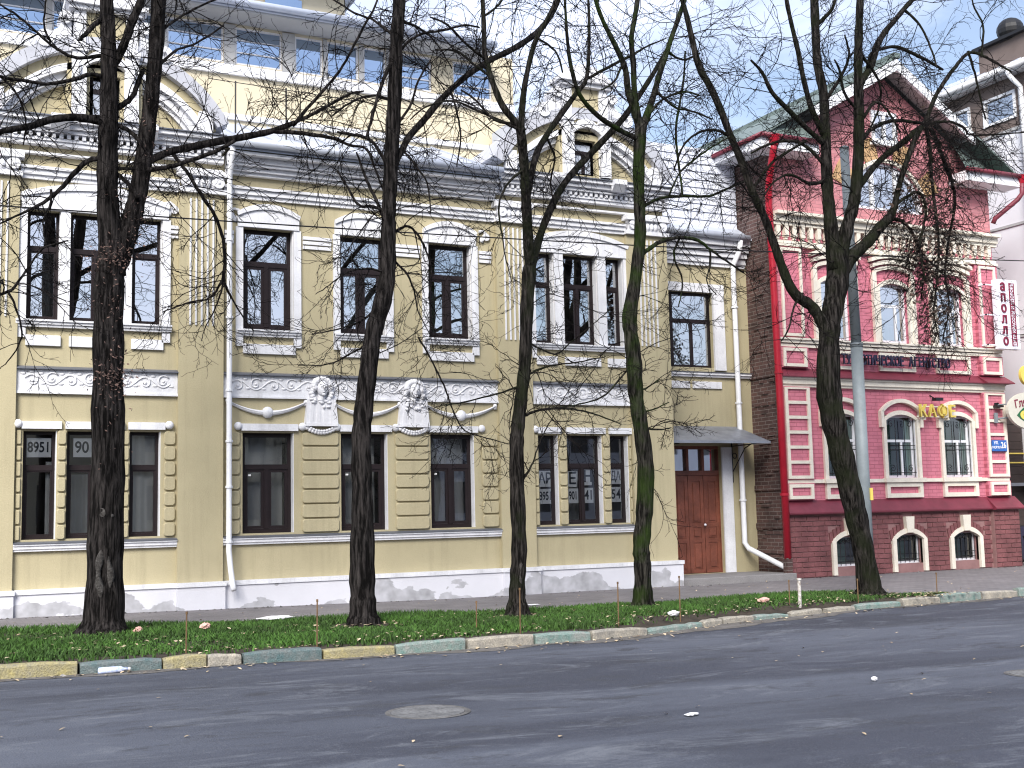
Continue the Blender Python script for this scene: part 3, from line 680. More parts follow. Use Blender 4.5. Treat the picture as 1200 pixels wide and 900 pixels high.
        m = MB(); m.ring(gc, cz, 1.9, 2.02, 30, 150, -.3, .3, 40); m.ring(gc, cz, 1.78, 1.9, 32, 148, -.2, .3, 40); m.ring(gc, cz, 1.72, 1.78, 33, 147, -.12, .3, 40); m.build('arch_moulding', 'white_trim', H)
        MB().ring(gc, cz, 2.25, 2.40, 30, 150, .9, 3.1, 24).build('gable_roof', 'roof_metal', H)
        for s in (-1, 1):
            MB().box(gc+s*1.72-.12, gc+s*1.72+.12, -.33, -.03, 8.47, 8.86).ball((gc+s*1.55, -.2, 8.7), .07, 8, 6).build('acroterion', 'white_trim', H)
        # centre dormer
        yd = -.3
        dm = wall_grid(gc-.62, gc+.62, 8.47, 9.45, [(gc-.25, gc+.25, 8.52, 9.27)], yd, yd+.22)
        dmo = dm.build('dormer', 'ochre', H, recalc=False)
        wn = window(H, gc-.249, gc+.249, 8.521, 9.269, yd+.12, 'double', fr=.07, gl='glass_green')
        bx('dark_room', 'room', wn, gc-.25, gc+.25, yd+.24, yd+.25, 8.5, 9.3)
        for s in (-1, 1):
            px = gc+s*.43
            m = MB(); m.box(px-.115, px+.115, yd-.12, yd+.1, 8.48, 9.62); m.box(px-.14, px+.14, yd-.15, yd+.1, 9.62, 9.72); m.ball((px+s*.02, yd-.14, 9.3), (.05, .04, .14), 8, 6)
            m.box(px-.10, px+.10, yd-.08, yd+.12, 9.72, 10.36); m.build('dormer_post', 'white_trim', H)
            # side scroll
            sp = MB()
            pts = [(gc+s*(.60+.02*t), yd+.05, 10.25-.055*t-.0035*t*t) for t in range(10)]
            sp.prism([(gc+s*.56, 9.55), (gc+s*.56, 10.28), (gc+s*.68, 10.2), (gc+s*.76, 10.02), (gc+s*.9, 9.92), (gc+s*1.05, 9.9), (gc+s*1.1, 9.78), (gc+s*1.0, 9.66), (gc+s*.85, 9.62)], yd-.02, yd+.3)
            sp.ring(gc+s*.98, 9.78, .05, .15, 0, 360, yd-.09, yd+.3, 18); sp.ring(gc+s*.66, 10.2, .03, .11, 0, 360, yd-.09, yd+.3, 16)
            sp.build('scroll_bracket', 'white_trim', H)
        MB().box(gc-.33, gc+.33, yd-.02, yd+.14, 9.45, 10.36).build('dormer_panel', 'ochre', H)
        m = MB(); o = arc(gc, 9.36, .325, .14); q = arc(gc, 9.52, .325, .17); m.prism(o+q[::-1], yd-.1, yd); q2 = arc(gc, 9.44, .3, .14); m.prism(o+q2[::-1], yd-.14, yd-.1); m.build('dormer_hood', 'white_trim', H)
        m = MB(); m.box(gc-.62, gc+.62, yd-.15, yd+.3, 10.36, 10.44); m.box(gc-.68, gc+.68, yd-.22, yd+.34, 10.44, 10.52); m.prism([(gc-.6, 10.52)]+arc(gc, 10.56, .6, .28)+[(gc+.6, 10.52)], yd-.12, yd+.25); m.build('dormer_crest', 'white_trim', H)
        MB().box(gc-.6, gc+.6, yd+.12, 2.9, 8.5, 10.3).build('dormer_body', 'roof_metal', H)
    # the lower link with the street door, set back
    YL = 1.0
    holes = [(14.5, 16.04, 4.8, 6.52), (14.78, 16.12, .2, 3.03)]
    lw = wall_grid(14.12, 17.05, -.2, 7.75, holes, YL, YL+.25).build('link_wall', 'ochre', H, recalc=False)
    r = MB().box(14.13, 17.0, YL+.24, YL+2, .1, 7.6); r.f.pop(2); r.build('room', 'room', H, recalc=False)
    wn = window(H, 14.502, 16.038, 4.802, 6.518, YL+.1, 'link', tz=.62, fr=.06, mt='brown_frame'); curtain_or_reflection(wn, 14.6, 16.0, YL+.5, 4.85, 5.5, amp=.015); curtain_or_reflection(wn, 14.6, 16.0, YL+.7, 5.5, 6.1, amp=.01)
    m = MB(); m.box(14.4, 16.35, YL-.06, YL, 6.52, 6.72); m.box(16.042, 16.34, YL-.061, YL, 4.74, 6.519); m.build('window_trim', 'white_trim', H)
    m = MB().prof([(YL, 4.58), (YL-.06, 4.58), (YL-.06, 4.62), (YL-.1, 4.63), (YL-.1, 4.68), (YL, 4.69)], 14.2, 17.03).build('link_sill', 'white_trim', H)
    MB().prof([(YL+.1, 4.72), (YL-.12, 4.681), (YL-.12, 4.69), (YL+.1, 4.73)], 14.2, 17.03).build('sill_sheet', 'flash', m)
    for a, b in ((14.75, 15.34), (15.42, 16.21)): bx('apron_panel', 'white_trim', H, a, b, YL-.04, YL, 4.32, 4.48, bevel=.006)
    m = MB()
    for z0, z1, p in ((7.14, 7.22, .06), (7.22, 7.34, .1), (7.36, 7.46, .16), (7.48, 7.58, .22), (7.6, 7.75, .3)): m.box(14.14, 16.98, YL-p, YL, z0, z1)
    m.build('link_cornice', 'white_trim', H)
    MB().tube([(14.14, YL-.36, 7.86), (16.9, YL-.36, 7.78)], .085, 12).build('gutter', 'roof_metal', H, smooth=True)
    MB().prof([(YL-.3, 7.76), (YL-.3, 7.80), (YL+.22, 8.15), (YL+.22, 8.05)], 14.14, 17.03).build('link_eaves', 'roof_metal', H)
    bo = MB().box(14.16, 17.02, YL+.24, YL+3, 8.06, 9.98).build('link_attic', 'siding', H)
    for k in range(10): MB().prof([(YL+.23, 8.1+.19*k), (YL+.2, 8.1+.19*k), (YL+.225, 8.285+.19*k), (YL+.23, 8.285+.19*k)], 14.17, 17.01).build('siding_board', 'siding', bo)
    # door
    x0, x1, yd = 14.86, 16.11, YL+.12
    fr = MB(); fr.box(14.78, x0, yd-.02, yd+.1, .2, 3.03); fr.box(x1-.005, 16.12, yd-.02, yd+.1, .2, 3.03); fr.box(x0, x1-.005, yd-.03, yd+.1, 2.38, 2.48); fr.box(x0, x1-.005, yd-.02, yd+.1, 2.96, 3.03)
    wdt = (x1-x0)/3
    for k in (1, 2): fr.box(x0+wdt*k-.03, x0+wdt*k+.03, yd-.025, yd+.1, 2.48, 2.96)
    door = fr.build('door', 'door_wood', H)
    for k in range(3):
        a, b = x0+wdt*k+.006, x0+wdt*(k+1)-.006
        lf = MB(); lf.box(a, b, yd+.03, yd+.08, .21, 2.378)
        pan = [(.30, .88), (.98, 1.22), (1.32, 2.24)]
        zs = [.21]+[z for p in pan for z in p]+[2.375]
        for z0, z1 in zip(zs[0::2], zs[1::2]): lf.box(a, b, yd, yd+.03, z0, z1)
        for s0, s1 in ((a, a+.085), (b-.085, b)):
            lf.box(s0, s1, yd+.001, yd+.03, .211, 2.374)
        l = lf.build('door_leaf', 'door_wood', door)
        for z0, z1 in pan:
            q = MB(); q.box(a+.087, b-.087, yd+.012, yd+.03, z0+.002, z1-.002); q.box(a+.125, b-.125, yd-.006, yd+.012, z0+.04, z1-.04); q.build('door_panel', 'door_wood', door, bevel=.005)
    for k in range(3): pane(door, x0+wdt*k+.03, x0+wdt*(k+1)-.03, yd+.05, 2.481, 2.959)
    curtain_or_reflection(door, x0+.05, x1-.05, yd+.25, 2.3, 3.0, amp=.04, per=.3)
    MB().ball((15.68, yd-.04, 1.27), .03, 8, 6).build('door_handle', 'sign_white', door)
    bx('door_jamb', 'white_trim', H, 16.122, 16.4, YL-.035, YL, .2, 3.0)
    bx('door_step', 'concrete', H, 14.2, 17.02, -.35, YL+.14, -.2, .195, bevel=.01)
    # awning
    aw = MB(); aw.add([(14.3, YL, 3.47), (16.6, YL, 3.47), (16.75, .02, 3.08), (14.2, .02, 3.08), (14.3, YL, 3.455), (16.6, YL, 3.455), (16.75, .02, 3.065), (14.2, .02, 3.065)],
        [(0, 1, 2, 3), (4, 7, 6, 5), (3, 2, 6, 7), (0, 3, 7, 4), (1, 5, 6, 2), (0, 4, 5, 1)]); aw.box(14.2, 16.75, .0, .02, 3.03, 3.085)
    awo = aw.build('awning', 'awning_metal', H)
    for x in (14.4, 16.42):
        m = MB(); m.tube([(x, YL-.02, 2.2), (x, YL-.02, 3.3)], .015, 6); m.tube([(x, YL-.03, 2.45), (x, .5, 2.95), (x, .12, 3.08)], .013, 6); m.tube([(x, YL-.02, 3.02), (x, .1, 3.03)], .013, 6)
        m.ring(x, 2.8, .05, .065, 0, 360, YL-.12, YL-.1, 14); m.build('awning_bracket', 'iron', awo)
    # downpipes
    def downpipe(pts, r, mt, br, name='downpipe'):
        p = MB().tube(pts, r, 14).build(name, mt, H, smooth=True)
        for (x, y, z) in br: MB().tube([(x, y, z-.02), (x, y, z+.02)], r*1.35, 12).box(x-.012, x+.012, y, y+.12, z-.012, z+.012).build('pipe_bracket', mt, p)
    downpipe([(4.77, -.45, 8.24), (4.77, -.42, 8.1), (4.77, -.2, 7.8), (4.77, -.19, 7.6), (4.77, -.19, 1.1), (4.79, -.24, .78), (4.81, -.32, .5), (4.82, -.36, .42)], .048, 'pipe_white', [(4.77, -.19, z) for z in (1.25, 2.2, 3.0, 3.9, 5.2, 6.6)])
    downpipe([(16.66, YL-.36, 7.75), (16.64, YL-.34, 7.5), (16.58, YL-.16, 7.2), (16.57, YL-.15, 7.0), (16.57, YL-.15, .85), (16.62, YL-.22, .72), (16.98, -.05, .3)], .06, 'pipe_white', [(16.57, YL-.15, z) for z in (1.8, 4.0, 6.2)])
    return H
yellow_house()

# papers stuck to the glass from inside
def papers():
    Y = .176
    def sheet(x0, x1, z0, z1, s, desc, size, sx=1.):
        o = MB().box(x0, x1, Y+.012, Y+.014, z0, z1).build('paper_notice', 'paper', None, origin=((x0+x1)/2, Y, z0))
        tag(o, desc, 'notice', 'notices taped inside the windows')
        OFF[o] = Vector(((x0+x1)/2, Y, z0))
        text('lettering', s, size, .0015, 'black_print', ((x0+x1)/2, Y+.0095, (z0+z1)/2), o, .005, 0, sx)
    sheet(1.5, 1.88, 2.74, 3.06, '8951', 'white paper reading 8951 in the transom of the darkest triple window', .24, .75)
    sheet(2.23, 2.62, 2.74, 3.06, '901', 'white paper reading 901 in the transom beside the 8951 paper', .27, .85)
    sheet(11.055, 11.20, 2.14, 2.46, 'А', 'white sheet with a letter like A at the start of the rental word', .3, .8)
    sheet(11.205, 11.35, 2.14, 2.46, 'Р', 'white sheet with a letter like P right after the starting sheet of the rental word', .3, .8)
    sheet(11.055, 11.125, 1.80, 2.10, '8', 'narrow white sheet with one figure starting the phone number', .24, .7)
    sheet(11.13, 11.35, 1.80, 2.10, '951', 'white sheet with three figures nine five one below the letter like P', .23, .62)
    sheet(11.725, 11.93, 2.13, 2.45, 'Е', 'white sheet with a letter like E in the middle window casement', .33)
    sheet(11.715, 11.955, 1.80, 2.10, '901', 'white sheet with figures nine zero one below the letter like E', .23, .58)
    sheet(12.105, 12.28, 2.16, 2.50, 'Н', 'white sheet with a letter like H in the other middle casement', .33, .9)
    sheet(12.10, 12.31, 1.80, 2.11, '41', 'white sheet with figures four one below the letter like H', .27, .75)
    sheet(12.72, 12.98, 2.18, 2.50, 'ДА', 'white sheet with the two letters that end the rental word', .26, .62)
    sheet(12.73, 12.845, 1.81, 2.12, '5', 'white sheet with figure five below the two ending letters', .27, .75)
    sheet(12.85, 12.965, 1.81, 2.12, '4', 'white sheet with figure four that closes the phone number', .27, .75)
papers()

# ---------------------------------------------------------------- modern storey behind
def attic():
    H = thing('modern_block', 'cream modern storey with a long band of blue windows behind the ochre house', 'building', (6, 5, 0))
    Y = 3.0
    xs = [(-3.9, -2.9), (-2.7, -1.7), (-1.5, -.5), (-.3, .7), (.9, 1.9), (2.0, 3.0), (3.15, 4.1), (4.2, 5.36), (5.6, 6.6), (6.88, 7.5), (7.59, 8.31), (8.42, 8.95), (9.05, 10.04), (10.57, 11.54)]
    z0, z1 = 11.12, 11.93
    wall_grid(-4.5, 12.1, 7.5, 12.2, [(a, b, z0, z1) for a, b in xs], Y, Y+.2).build('wall', 'cream', H, recalc=False)
    r = MB().box(-4.4, 12.0, Y+.19, Y+3, 10.6, 12.1); r.f.pop(2); r.build('room', 'room', H, recalc=False)
    moulding_y = [(10.86, 10.92, .08), (10.92, 11.08, .05), (9.9, 10.02, .06)]
    m = MB()
    for a, b, p in moulding_y: m.box(-4.5, 12.1, Y-p, Y, a, b)
    m.build('band', 'white_trim', H)
    for i, (a, b) in enumerate(xs):
        f = MB(); f.box(a+.001, a+.04, Y+.02, Y+.08, z0, z1); f.box(b-.04, b-.001, Y+.02, Y+.08, z0, z1); f.box(a+.04, b-.04, Y+.02, Y+.08, z0+.001, z0+.04); f.box(a+.04, b-.04, Y+.02, Y+.08, z1-.04, z1-.001)
        if b-a > .9:
            for k in (1, 2): f.box(a+.04, b-.04, Y+.022, Y+.07, z0+(z1-z0)*k/3-.012, z0+(z1-z0)*k/3+.012)
        w = f.build('window', 'white_trim', H); pane(w, a+.04, b-.04, Y+.05, z0+.04, z1-.04, 'glass_blue')
    for (a, b), (c, d) in zip(xs, xs[1:]):
        if c-b < .4: bx('mullion', 'grey_soffit', H, b+.003, c-.003, Y-.04, Y-.001, z0-.03, z1+.02)
    m = MB(); m.prof([(Y-.75, 12.03), (Y-.75, 12.17), (Y+5, 13.0), (Y+5, 12.2), (Y, 12.2), (Y, 12.0)], -4.6, 11.3); ro = m.build('roof', 'roof_metal', H)
    bx('soffit', 'grey_soffit', ro, -4.55, 11.25, Y-.70, Y-.002, 11.985, 12.027)
    MB().tube([(-4.6, Y-.8, 12.13), (11.3, Y-.8, 12.13)], .075, 10).build('gutter', 'roof_metal', ro, smooth=True)
    MB().box(-4.5, 12.1, Y+.4, Y+5, 7.5, 12.1).build('rear_wall', 'cream', H)
    # second, smaller storey just showing over the eaves
    wl = MB().box(3.0, 9.0, Y+3.0, Y+5, 12.7, 14.4).build('upper_wall', 'cream', H)
    for a in (5.6, 7.0): MB().box(a, a+.9, Y+2.95, Y+3.0, 13.2, 14.1).build('upper_window', 'glass_blue', H)
    MB().box(2.7, 9.3, Y+2.4, Y+5.2, 14.4, 14.6).build('upper_roof', 'roof_metal', H)
attic()
# ---------------------------------------------------------------- the pink house
AX = (18.78, 20.56, 22.36)
def arch_trim(cx, z0, zs, hw, rise, t, y0, y1=0., foot=None):
    """jambs and segmental arch of thickness t around an opening"""
    m = MB(); inner = arc(cx, zs, hw, rise, 14); outer = arc(cx, zs, hw+t, rise+t, 14)
    m.prism(inner+outer[::-1], y0, y1)
    m.box(cx-hw-t, cx-hw, y0, y1, z0, zs-.0005); m.box(cx+hw, cx+hw+t, y0, y1, z0, zs-.0005)
    return m
def frame_rect(m, x0, x1, z0, z1, t, y0, y1):
    m.box(x0, x0+t, y0, y1, z0, z1); m.box(x1-t, x1, y0, y1, z0, z1); m.box(x0+t, x1-t, y0, y1, z0, z0+t); m.box(x0+t, x1-t, y0, y1, z1-t, z1)
def spiral(m, cx, cz, r, y, turn=1, a0=0, rad=.009):
    m.tube([(cx+turn*r*(1-t/20)*math.cos(a0+t*.5), y, cz+r*(1-t/20)*math.sin(a0+t*.5)) for t in range(18)], rad, 5)
def pink_house():
    H = thing('pink_house', 'pink painted brick house with cream trim, burgundy ledges and a gable', 'house', (20.5, 0, 0))
    X0, X1 = 17.05, 23.95
    lowh = [(c-.47, c+.47, 2.24, 3.72) for c in AX]; uph = [(c-.44, c+.44, 5.42, 6.84) for c in AX]
    wall = wall_grid(X0, X1, 1.5, 8.1, lowh+uph, 0, .25).build('wall', 'pink_brick', H, recalc=False)
    # gable wall above the cornice with the half-round opening left for its window
    lc, lz, lr = 20.56, 8.62, 1.18
    g = MB()
    half = [(lc+lr*math.cos(R(a)), lz+lr*math.sin(R(a))) for a in range(0, 181, 10)]
    top = [(23.95, 9.75), (20.56, 11.98), (17.05, 9.75)]
    g.prism([(X1, 8.1), (X1, 9.75), (lc, 11.98), (lc, lz+lr)]+[p for p in half if p[0] > lc+.01][::-1]+[(lc+lr, 8.1)], 0, .25)
    g.prism([(X0, 8.1), (lc-lr, 8.1)]+[p for p in half if p[0] < lc-.01][::-1]+[(lc, lz+lr), (lc, 11.98), (X0, 9.75)], 0, .25)
    g.box(lc-lr, lc+lr, 0, .25, 8.1, lz)
    g.build('gable_wall', 'gable_brick', H)
    s = MB().quad((X0-.006, 0, -.2), (X0-.006, 9, -.2), (X0-.006, 9, 9.75), (X0-.006, 0, 9.75)); sw = s.build('side_wall', 'raw_brick', H, recalc=False)
    bx('far_wall', 'gable_brick', H, X1-.25, X1, .26, 9, -.2, 9.75)
    # old bricks that stick out of the raw side wall
    rnd = random.Random(11); bm_ = MB().box(-.028, 0, -.12, .12, -.035, .035).mesh('brick', 'raw_brick')
    for k in range(60):
        inst('brick', bm_, (X0-.008, rnd.uniform(.15, .85), .1+.0875*rnd.randint(2, 80)), sw, scale=(rnd.uniform(.5, 1.3), rnd.uniform(.6, 1), 1))
    for z in (.6, 1.15, 2.0, 4.55): bx('brick_course', 'raw_brick', sw, X0-.045, X0-.008, .02, .98, z, z+.12)
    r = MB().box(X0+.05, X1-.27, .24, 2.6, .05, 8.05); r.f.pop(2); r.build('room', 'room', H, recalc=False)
    # plinth: core, single bricks, burgundy ledge
    bh = [(c-.42, c+.42, .26, .92) for c in AX]
    core = wall_grid(X0, X1, -.2, 1.5, bh, -.06, .22).build('plinth', 'plinth_mortar', H, recalc=False)
    bw, hh = .34, .112; bmesh_ = MB().box(-bw/2+.009, bw/2-.009, -.022, 0, -hh/2+.008, hh/2-.008).mesh('brick', 'plinth_brick', bevel=.004)
    half_ = MB().box(-bw/4+.009, bw/4-.009, -.022, 0, -hh/2+.008, hh/2-.008).mesh('brick', 'plinth_brick', bevel=.004)
    z = .06+hh/2; row = 0; n = 0
    def brick(par, a, b, y, z):
        full = b-a > bw*.75
        inst('brick', bmesh_ if full else half_, ((a+b)/2, y, z), par, scale=((b-a)/(bw if full else bw/2), 1, 1))
    while z < 1.42:
        cuts = []
        for ax in AX:                                  # the trim, the brick arch and the keystone interrupt the courses
            if z < .86: cuts.append((ax-.535, ax+.535))
            elif z < 1.22: cuts.append((ax-.60, ax+.60))
            elif z < 1.36: cuts.append((ax-.15, ax+.15))
        x = X0+.02-(bw/2 if row % 2 else 0)
        while x < 23.24:
            segs_ = [(max(x, X0+.02), min(x+bw, 23.24))]
            for c0, c1 in cuts:
                segs_ = [q for p0, p1 in segs_ for q in ((p0, min(p1, c0)), (max(p0, c1), p1)) if q[1] > q[0]]
            for p0, p1 in segs_:
                if p1-p0 > .06: brick(core, p0, p1, -.06, z); n += 1
            x += bw
        z += hh; row += 1
    pm = MB().box(23.25, 24.1, -.16, 0, -.2, 1.44).build('plinth_pier', 'plinth_mortar', H)
    z = .06+hh/2; row = 0
    while z < 1.42:
        e = [23.25, 23.59, 23.93, 24.1] if row % 2 else [23.25, 23.42, 23.76, 24.1]
        for p0, p1 in zip(e, e[1:]): brick(pm, p0, p1, -.16, z); n += 1
        z += hh; row += 1
    for a, b, p in ((X0-.02, 23.2, .2), (23.2, 24.18, .3)):
        MB().prof([(0, 1.44), (-p+.02, 1.44), (-p, 1.46), (-p, 1.49), (0, 1.76)], a, b).build('ledge', 'burgundy', H)
    for c in AX:                                       # basement windows
        t = arch_trim(c, .08, .82, .42, .14, .11, -.13); t.prism([(c-.10, .97), (c+.10, .97), (c+.13, 1.34), (c-.13, 1.34)], -.16, 0); t.build('basement_trim', 'pink_trim', H)
        w = MB(); frame_rect(w, c-.42, c+.42, .26, .955, .05, .06, .12); wo = w.build('basement_window', 'pipe_white', H); pane(wo, c-.37, c+.37, .08, .3, .9, 'glass_green')
        curtain_or_reflection(wo, c-.4, c+.1, .2, .2, .95, 'green_curtain', .01, .4)
        gr = MB()
        for k in range(6): x = c-.35+.14*k; gr.tube([(x, -.0, .28), (x, -.0, .88)], .008, 5)
        for s_ in (-1, 1): spiral(gr, c+s_*.2, .82, .08, -.01, s_); spiral(gr, c+s_*.07, .8, .06, -.01, -s_)
        for zz in (.36, .48): gr.tube([(c-.38, 0, zz), (c+.38, 0, zz)], .008, 5)
        gr.build('grille', 'iron', wo)
        for k in range(-5, 6):
            if abs(k) < 2: continue
            x = c+k*.105; zz = 1.10-.012*k*k*.6
            MB().obox((x, -.075, zz), (.042, 0, .006*(-k)/3), (0, .02, 0), (.01*k/3, 0, .115)).build('arch_brick', 'plinth_brick', core)
    # courses
    moulding('sill_course', H, X0-.01, X1+.02, [(2.14, 2.22, .07)], 'pink_trim')
    moulding('belt_course', H, X0-.02, X1+.03, [(4.30, 4.36, .07), (4.36, 4.47, .11), (4.47, 4.51, .15)], 'pink_trim')
    for a, b, p in ((X0-.04, 23.16, .2), (23.16, 24.1, .32)): MB().prof([(0, 4.511), (-p, 4.511), (-p, 4.53), (0, 4.72)], a, b).build('ledge', 'burgundy', H)
    moulding('upper_sill_course', H, X0-.01, X1+.02, [(5.2, 5.27, .07), (5.29, 5.36, .11), (5.36, 5.40, .15)], 'pink_trim')
    moulding('cornice', H, X0-.03, X1+.05, [(7.5, 7.56, .12), (7.56, 7.64, .07), (7.98, 8.06, .12), (8.06, 8.2, .17), (8.2, 8.27, .28)], 'pink_trim')
    d = MB(); x = X0+.06
    while x < X1-.05: d.box(x, x+.11, -.11, 0, 7.72, 7.98); d.box(x+.02, x+.09, -.08, 0, 7.66, 7.72); x += .235
    d.build('dentils', 'pink_trim', H)['kind'] = 'stuff'
    # corner pilasters with ladder frames
    for a, b in ((17.06, 17.86), (23.22, 23.98)):
        for z0, z1 in ((1.77, 2.14), (2.22, 4.3), (4.73, 5.2), (5.4, 7.5)): bx('pilaster', 'pink_brick', H, a, b, -.09, 0, z0, z1)
        for e, z0, z1, t in ((.06, 1.79, 2.12, .075), (.07, 4.75, 5.17, .07), (.1, 5.44, 7.46, .065)):
            m = MB(); frame_rect(m, a+e, b-e, z0, z1, t, -.13, -.09); m.build('panel_frame', 'pink_trim', H)
        m = MB(); m.box(a+.05, a+.13, -.13, -.09, 2.24, 4.28); m.box(b-.13, b-.05, -.13, -.09, 2.24, 4.28)
        for k in range(7): m.box(a+.13, b-.13, -.129, -.09, 2.24+.3335*k, 2.24+.3335*k+.07 if k < 6 else 4.28)
        m.build('ladder_frame', 'pink_trim', H)
    # windows
    for i, c in enumerate(AX):
        t = arch_trim(c, 2.22, 3.58, .47, .14, .10, -.06); t.build('window_trim', 'pink_trim', H)
        t = MB(); o = arc(c, 3.78, .56, .22); q = arc(c, 3.80, .64, .29); t.prism(o+q[::-1], -.10, 0); t.box(c-.65, c-.56, -.10, 0, 3.42, 3.80); t.box(c+.56, c+.65, -.10, 0, 3.42, 3.80); t.build('hood_mould', 'pink_trim', H)
        m = MB(); frame_rect(m, c-.56, c+.56, 1.78, 2.13, .1, -.07, 0); m.box(c-.62, c+.62, -.12, 0, 2.135, 2.235); m.build('apron_frame', 'pink_trim', H)
        w = MB(); frame_rect(w, c-.47, c+.47, 2.24, 3.72, .06, .1, .16); w.box(c-.41, c+.41, .1, .15, 3.08, 3.14); w.box(c+.08, c+.14, .101, .149, 2.3, 3.08)
        wo = w.build('window', 'pipe_white', H); pane(wo, c-.41, c+.41, .12, 3.14, 3.66, 'glass_green'); pane(wo, c-.41, c+.08, .12, 2.3, 3.08, 'glass_green'); pane(wo, c+.14, c+.41, .12, 2.3, 3.08, 'glass_green')
        curtain_or_reflection(wo, c-.4, c+.3, .4, 2.25, 3.7, 'green_curtain', .012, .4)
        bx('reveal', 'pipe_white', wo, c+.455, c+.469, .0, .1, 2.24, 3.6); bx('reveal', 'pipe_white', wo, c+.25, c+.469, .16, .165, 2.24, 3.6)
        gr = MB()
        for k in range(4): x = c-.42+.28*k; gr.tube([(x, .02, 2.26), (x, .02, 3.6)], .009, 5)
        for zz in (2.36, 2.9, 3.0): gr.tube([(c-.45, .02, zz), (c+.45, .02, zz)], .009, 5)
        for s_ in (-1, 1):
            spiral(gr, c+s_*.28, 2.46, .085, .005, s_, 1); spiral(gr, c+s_*.28, 3.5, .085, .005, -s_, 1)
        gr.build('grille', 'iron', wo)
        # upper storey
        t = arch_trim(c, 5.41, 6.72, .44, .12, .11, -.06); t.build('window_trim', 'pink_trim', H)
        t = MB()
        for k in range(3):
            h0 = 7.06+.13*k; hw = .6+.06*k; o = arc(c, h0, hw, .12); q = arc(c, h0+.09, hw, .12); t.prism(o+q[::-1], -.07-.04*k, 0)
        t.box(c-.66, c-.54, -.08, 0, 5.42, 7.08); t.box(c+.54, c+.66, -.08, 0, 5.42, 7.08); t.build('brow', 'pink_trim', H)
        m = MB(); frame_rect(m, c-.56, c+.56, 4.74, 5.17, .075, -.06, 0); m.build('apron_frame', 'pink_trim', H)
        w = MB(); frame_rect(w, c-.44, c+.44, 5.42, 6.84, .07, .08, .14); w.box(c-.37, c+.37, .08, .14, 6.28, 6.35); w.box(c+.1, c+.17, .081, .139, 5.49, 6.28)
        wo = w.build('window', 'pipe_white', H); pane(wo, c-.37, c+.37, .1, 6.35, 6.77); pane(wo, c-.37, c+.1, .1, 5.49, 6.28); pane(wo, c+.17, c+.37, .1, 5.49, 6.28)
        curtain_or_reflection(wo, c-.4, c+.4, .35, 5.42, 5.9, 'curtain_or_reflection', .02)
    # half-round window
    m = MB(); m.ring(lc, lz, lr-.09, lr, 0, 180, .06, .16, 30); m.box(lc-lr, lc+lr, .06, .16, lz-.0, lz+.08)
    for a in (-.38, .38): m.box(lc+a-.05, lc+a+.05, .062, .15, lz+.08, lz+math.sqrt((lr-.05)**2-a*a))
    lw = m.build('lunette_window', 'pipe_white', H)
    for a, b in ((-1.08, -.43), (-.33, .33), (.43, 1.08)):
        pts = [(lc+a, lz+.08)]+[(lc+b, lz+.08)]+[(lc+x, lz+math.sqrt(max(.012, (lr-.09)**2-x*x))) for x in np.linspace(b, a, 8)]
        MB().prism(pts, .1, .106).build('pane', 'glass', lw)
    curtain_or_reflection(lw, lc-1.05, lc+1.05, .3, lz, lz+.75, 'curtain_or_reflection', .03, .2)
    bx('room_back', 'room', lw, lc-1.3, lc+1.3, .9, .95, 8.3, 10)
    MB().ring(lc, lz, lr+.0, lr+.09, 0, 180, -.05, .06, 30).build('lunette_trim', 'pink_trim', H)
    for k in range(9):
        if k % 2: MB().ring(lc, lz, lr+.1, lr+.62, 20*k, 20*k+19, -.03, .0, 3).build('ochre_voussoir', 'tan', H)
    m = MB(); frame_rect(m, 20.16, 20.96, 10.28, 11.06, .09, -.06, .0); m.box(20.52, 20.6, -.05, 0, 10.37, 10.97); m.box(20.1, 21.02, -.12, 0, 10.2, 10.28); gw = m.build('gable_window', 'pipe_white', H)
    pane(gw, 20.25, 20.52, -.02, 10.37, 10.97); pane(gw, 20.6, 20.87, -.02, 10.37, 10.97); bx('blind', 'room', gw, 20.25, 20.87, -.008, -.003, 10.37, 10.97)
    # roof: two slopes, rakes, eaves returns
    pk = (20.56, 12.22); Lr, Rr = (16.45, 9.82), (24.45, 9.75); t = .16
    for nm, (ex, ez) in (('roof_slope', Lr), ('roof_slope', Rr)):
        MB().prism([pk, (ex, ez), (ex, ez+.05), (pk[0], pk[1]+.06)], -.52, 9.2).build(nm, 'green_roof', H)
    for s, (ex, ez) in ((-1, (18.0, 10.72)), (1, (23.0, 10.66))):
        m = MB(); m.prism([(pk[0], pk[1]-.02), (ex, ez-.02), (ex, ez-.28), (pk[0], pk[1]-.30)], -.58, -.5); m.build('rake_board', 'pipe_white', H)
        m = MB(); m.prism([(pk[0], pk[1]-.08), (ex, ez-.08), (ex, ez-.12), (pk[0], pk[1]-.12)], -.499, -.002); m.build('rake_soffit', 'grey_soffit', H)
    for a, b, i0, i1 in ((16.42, 18.05, 0, 1), (22.62, 24.5, 1, 0)):   # eaves returns at both corners
        m = MB()
        tl = (b, -.02, 10.55) if i1 else (a, -.02, 10.5)
        if i1: m.add([(a, -.6, 9.84), (b, -.6, 9.84), (b, -.02, 10.62), (a, -.02, 9.9)], [(0, 1, 2, 3)])
        else: m.add([(a, -.6, 9.72), (b, -.6, 9.72), (b, -.02, 9.82), (a, -.02, 10.72)], [(0, 1, 2, 3)])
        m.build('eaves_roof', 'green_roof', H, recalc=False)
        z = 9.84 if i1 else 9.72
        MB().box(a, b, -.57, -.001, z-.26, z-.02).build('eaves_box', 'pipe_white', H)
        MB().tube([(a-.03, -.63, z-.0), (b+.03, -.63, z-.0)], .055, 10).build('gutter', 'burgundy', H, smooth=True)
    MB().tube([(16.4, -.6, 9.84), (16.4, 6, 9.84)], .055, 10).build('gutter', 'burgundy', H, smooth=True)
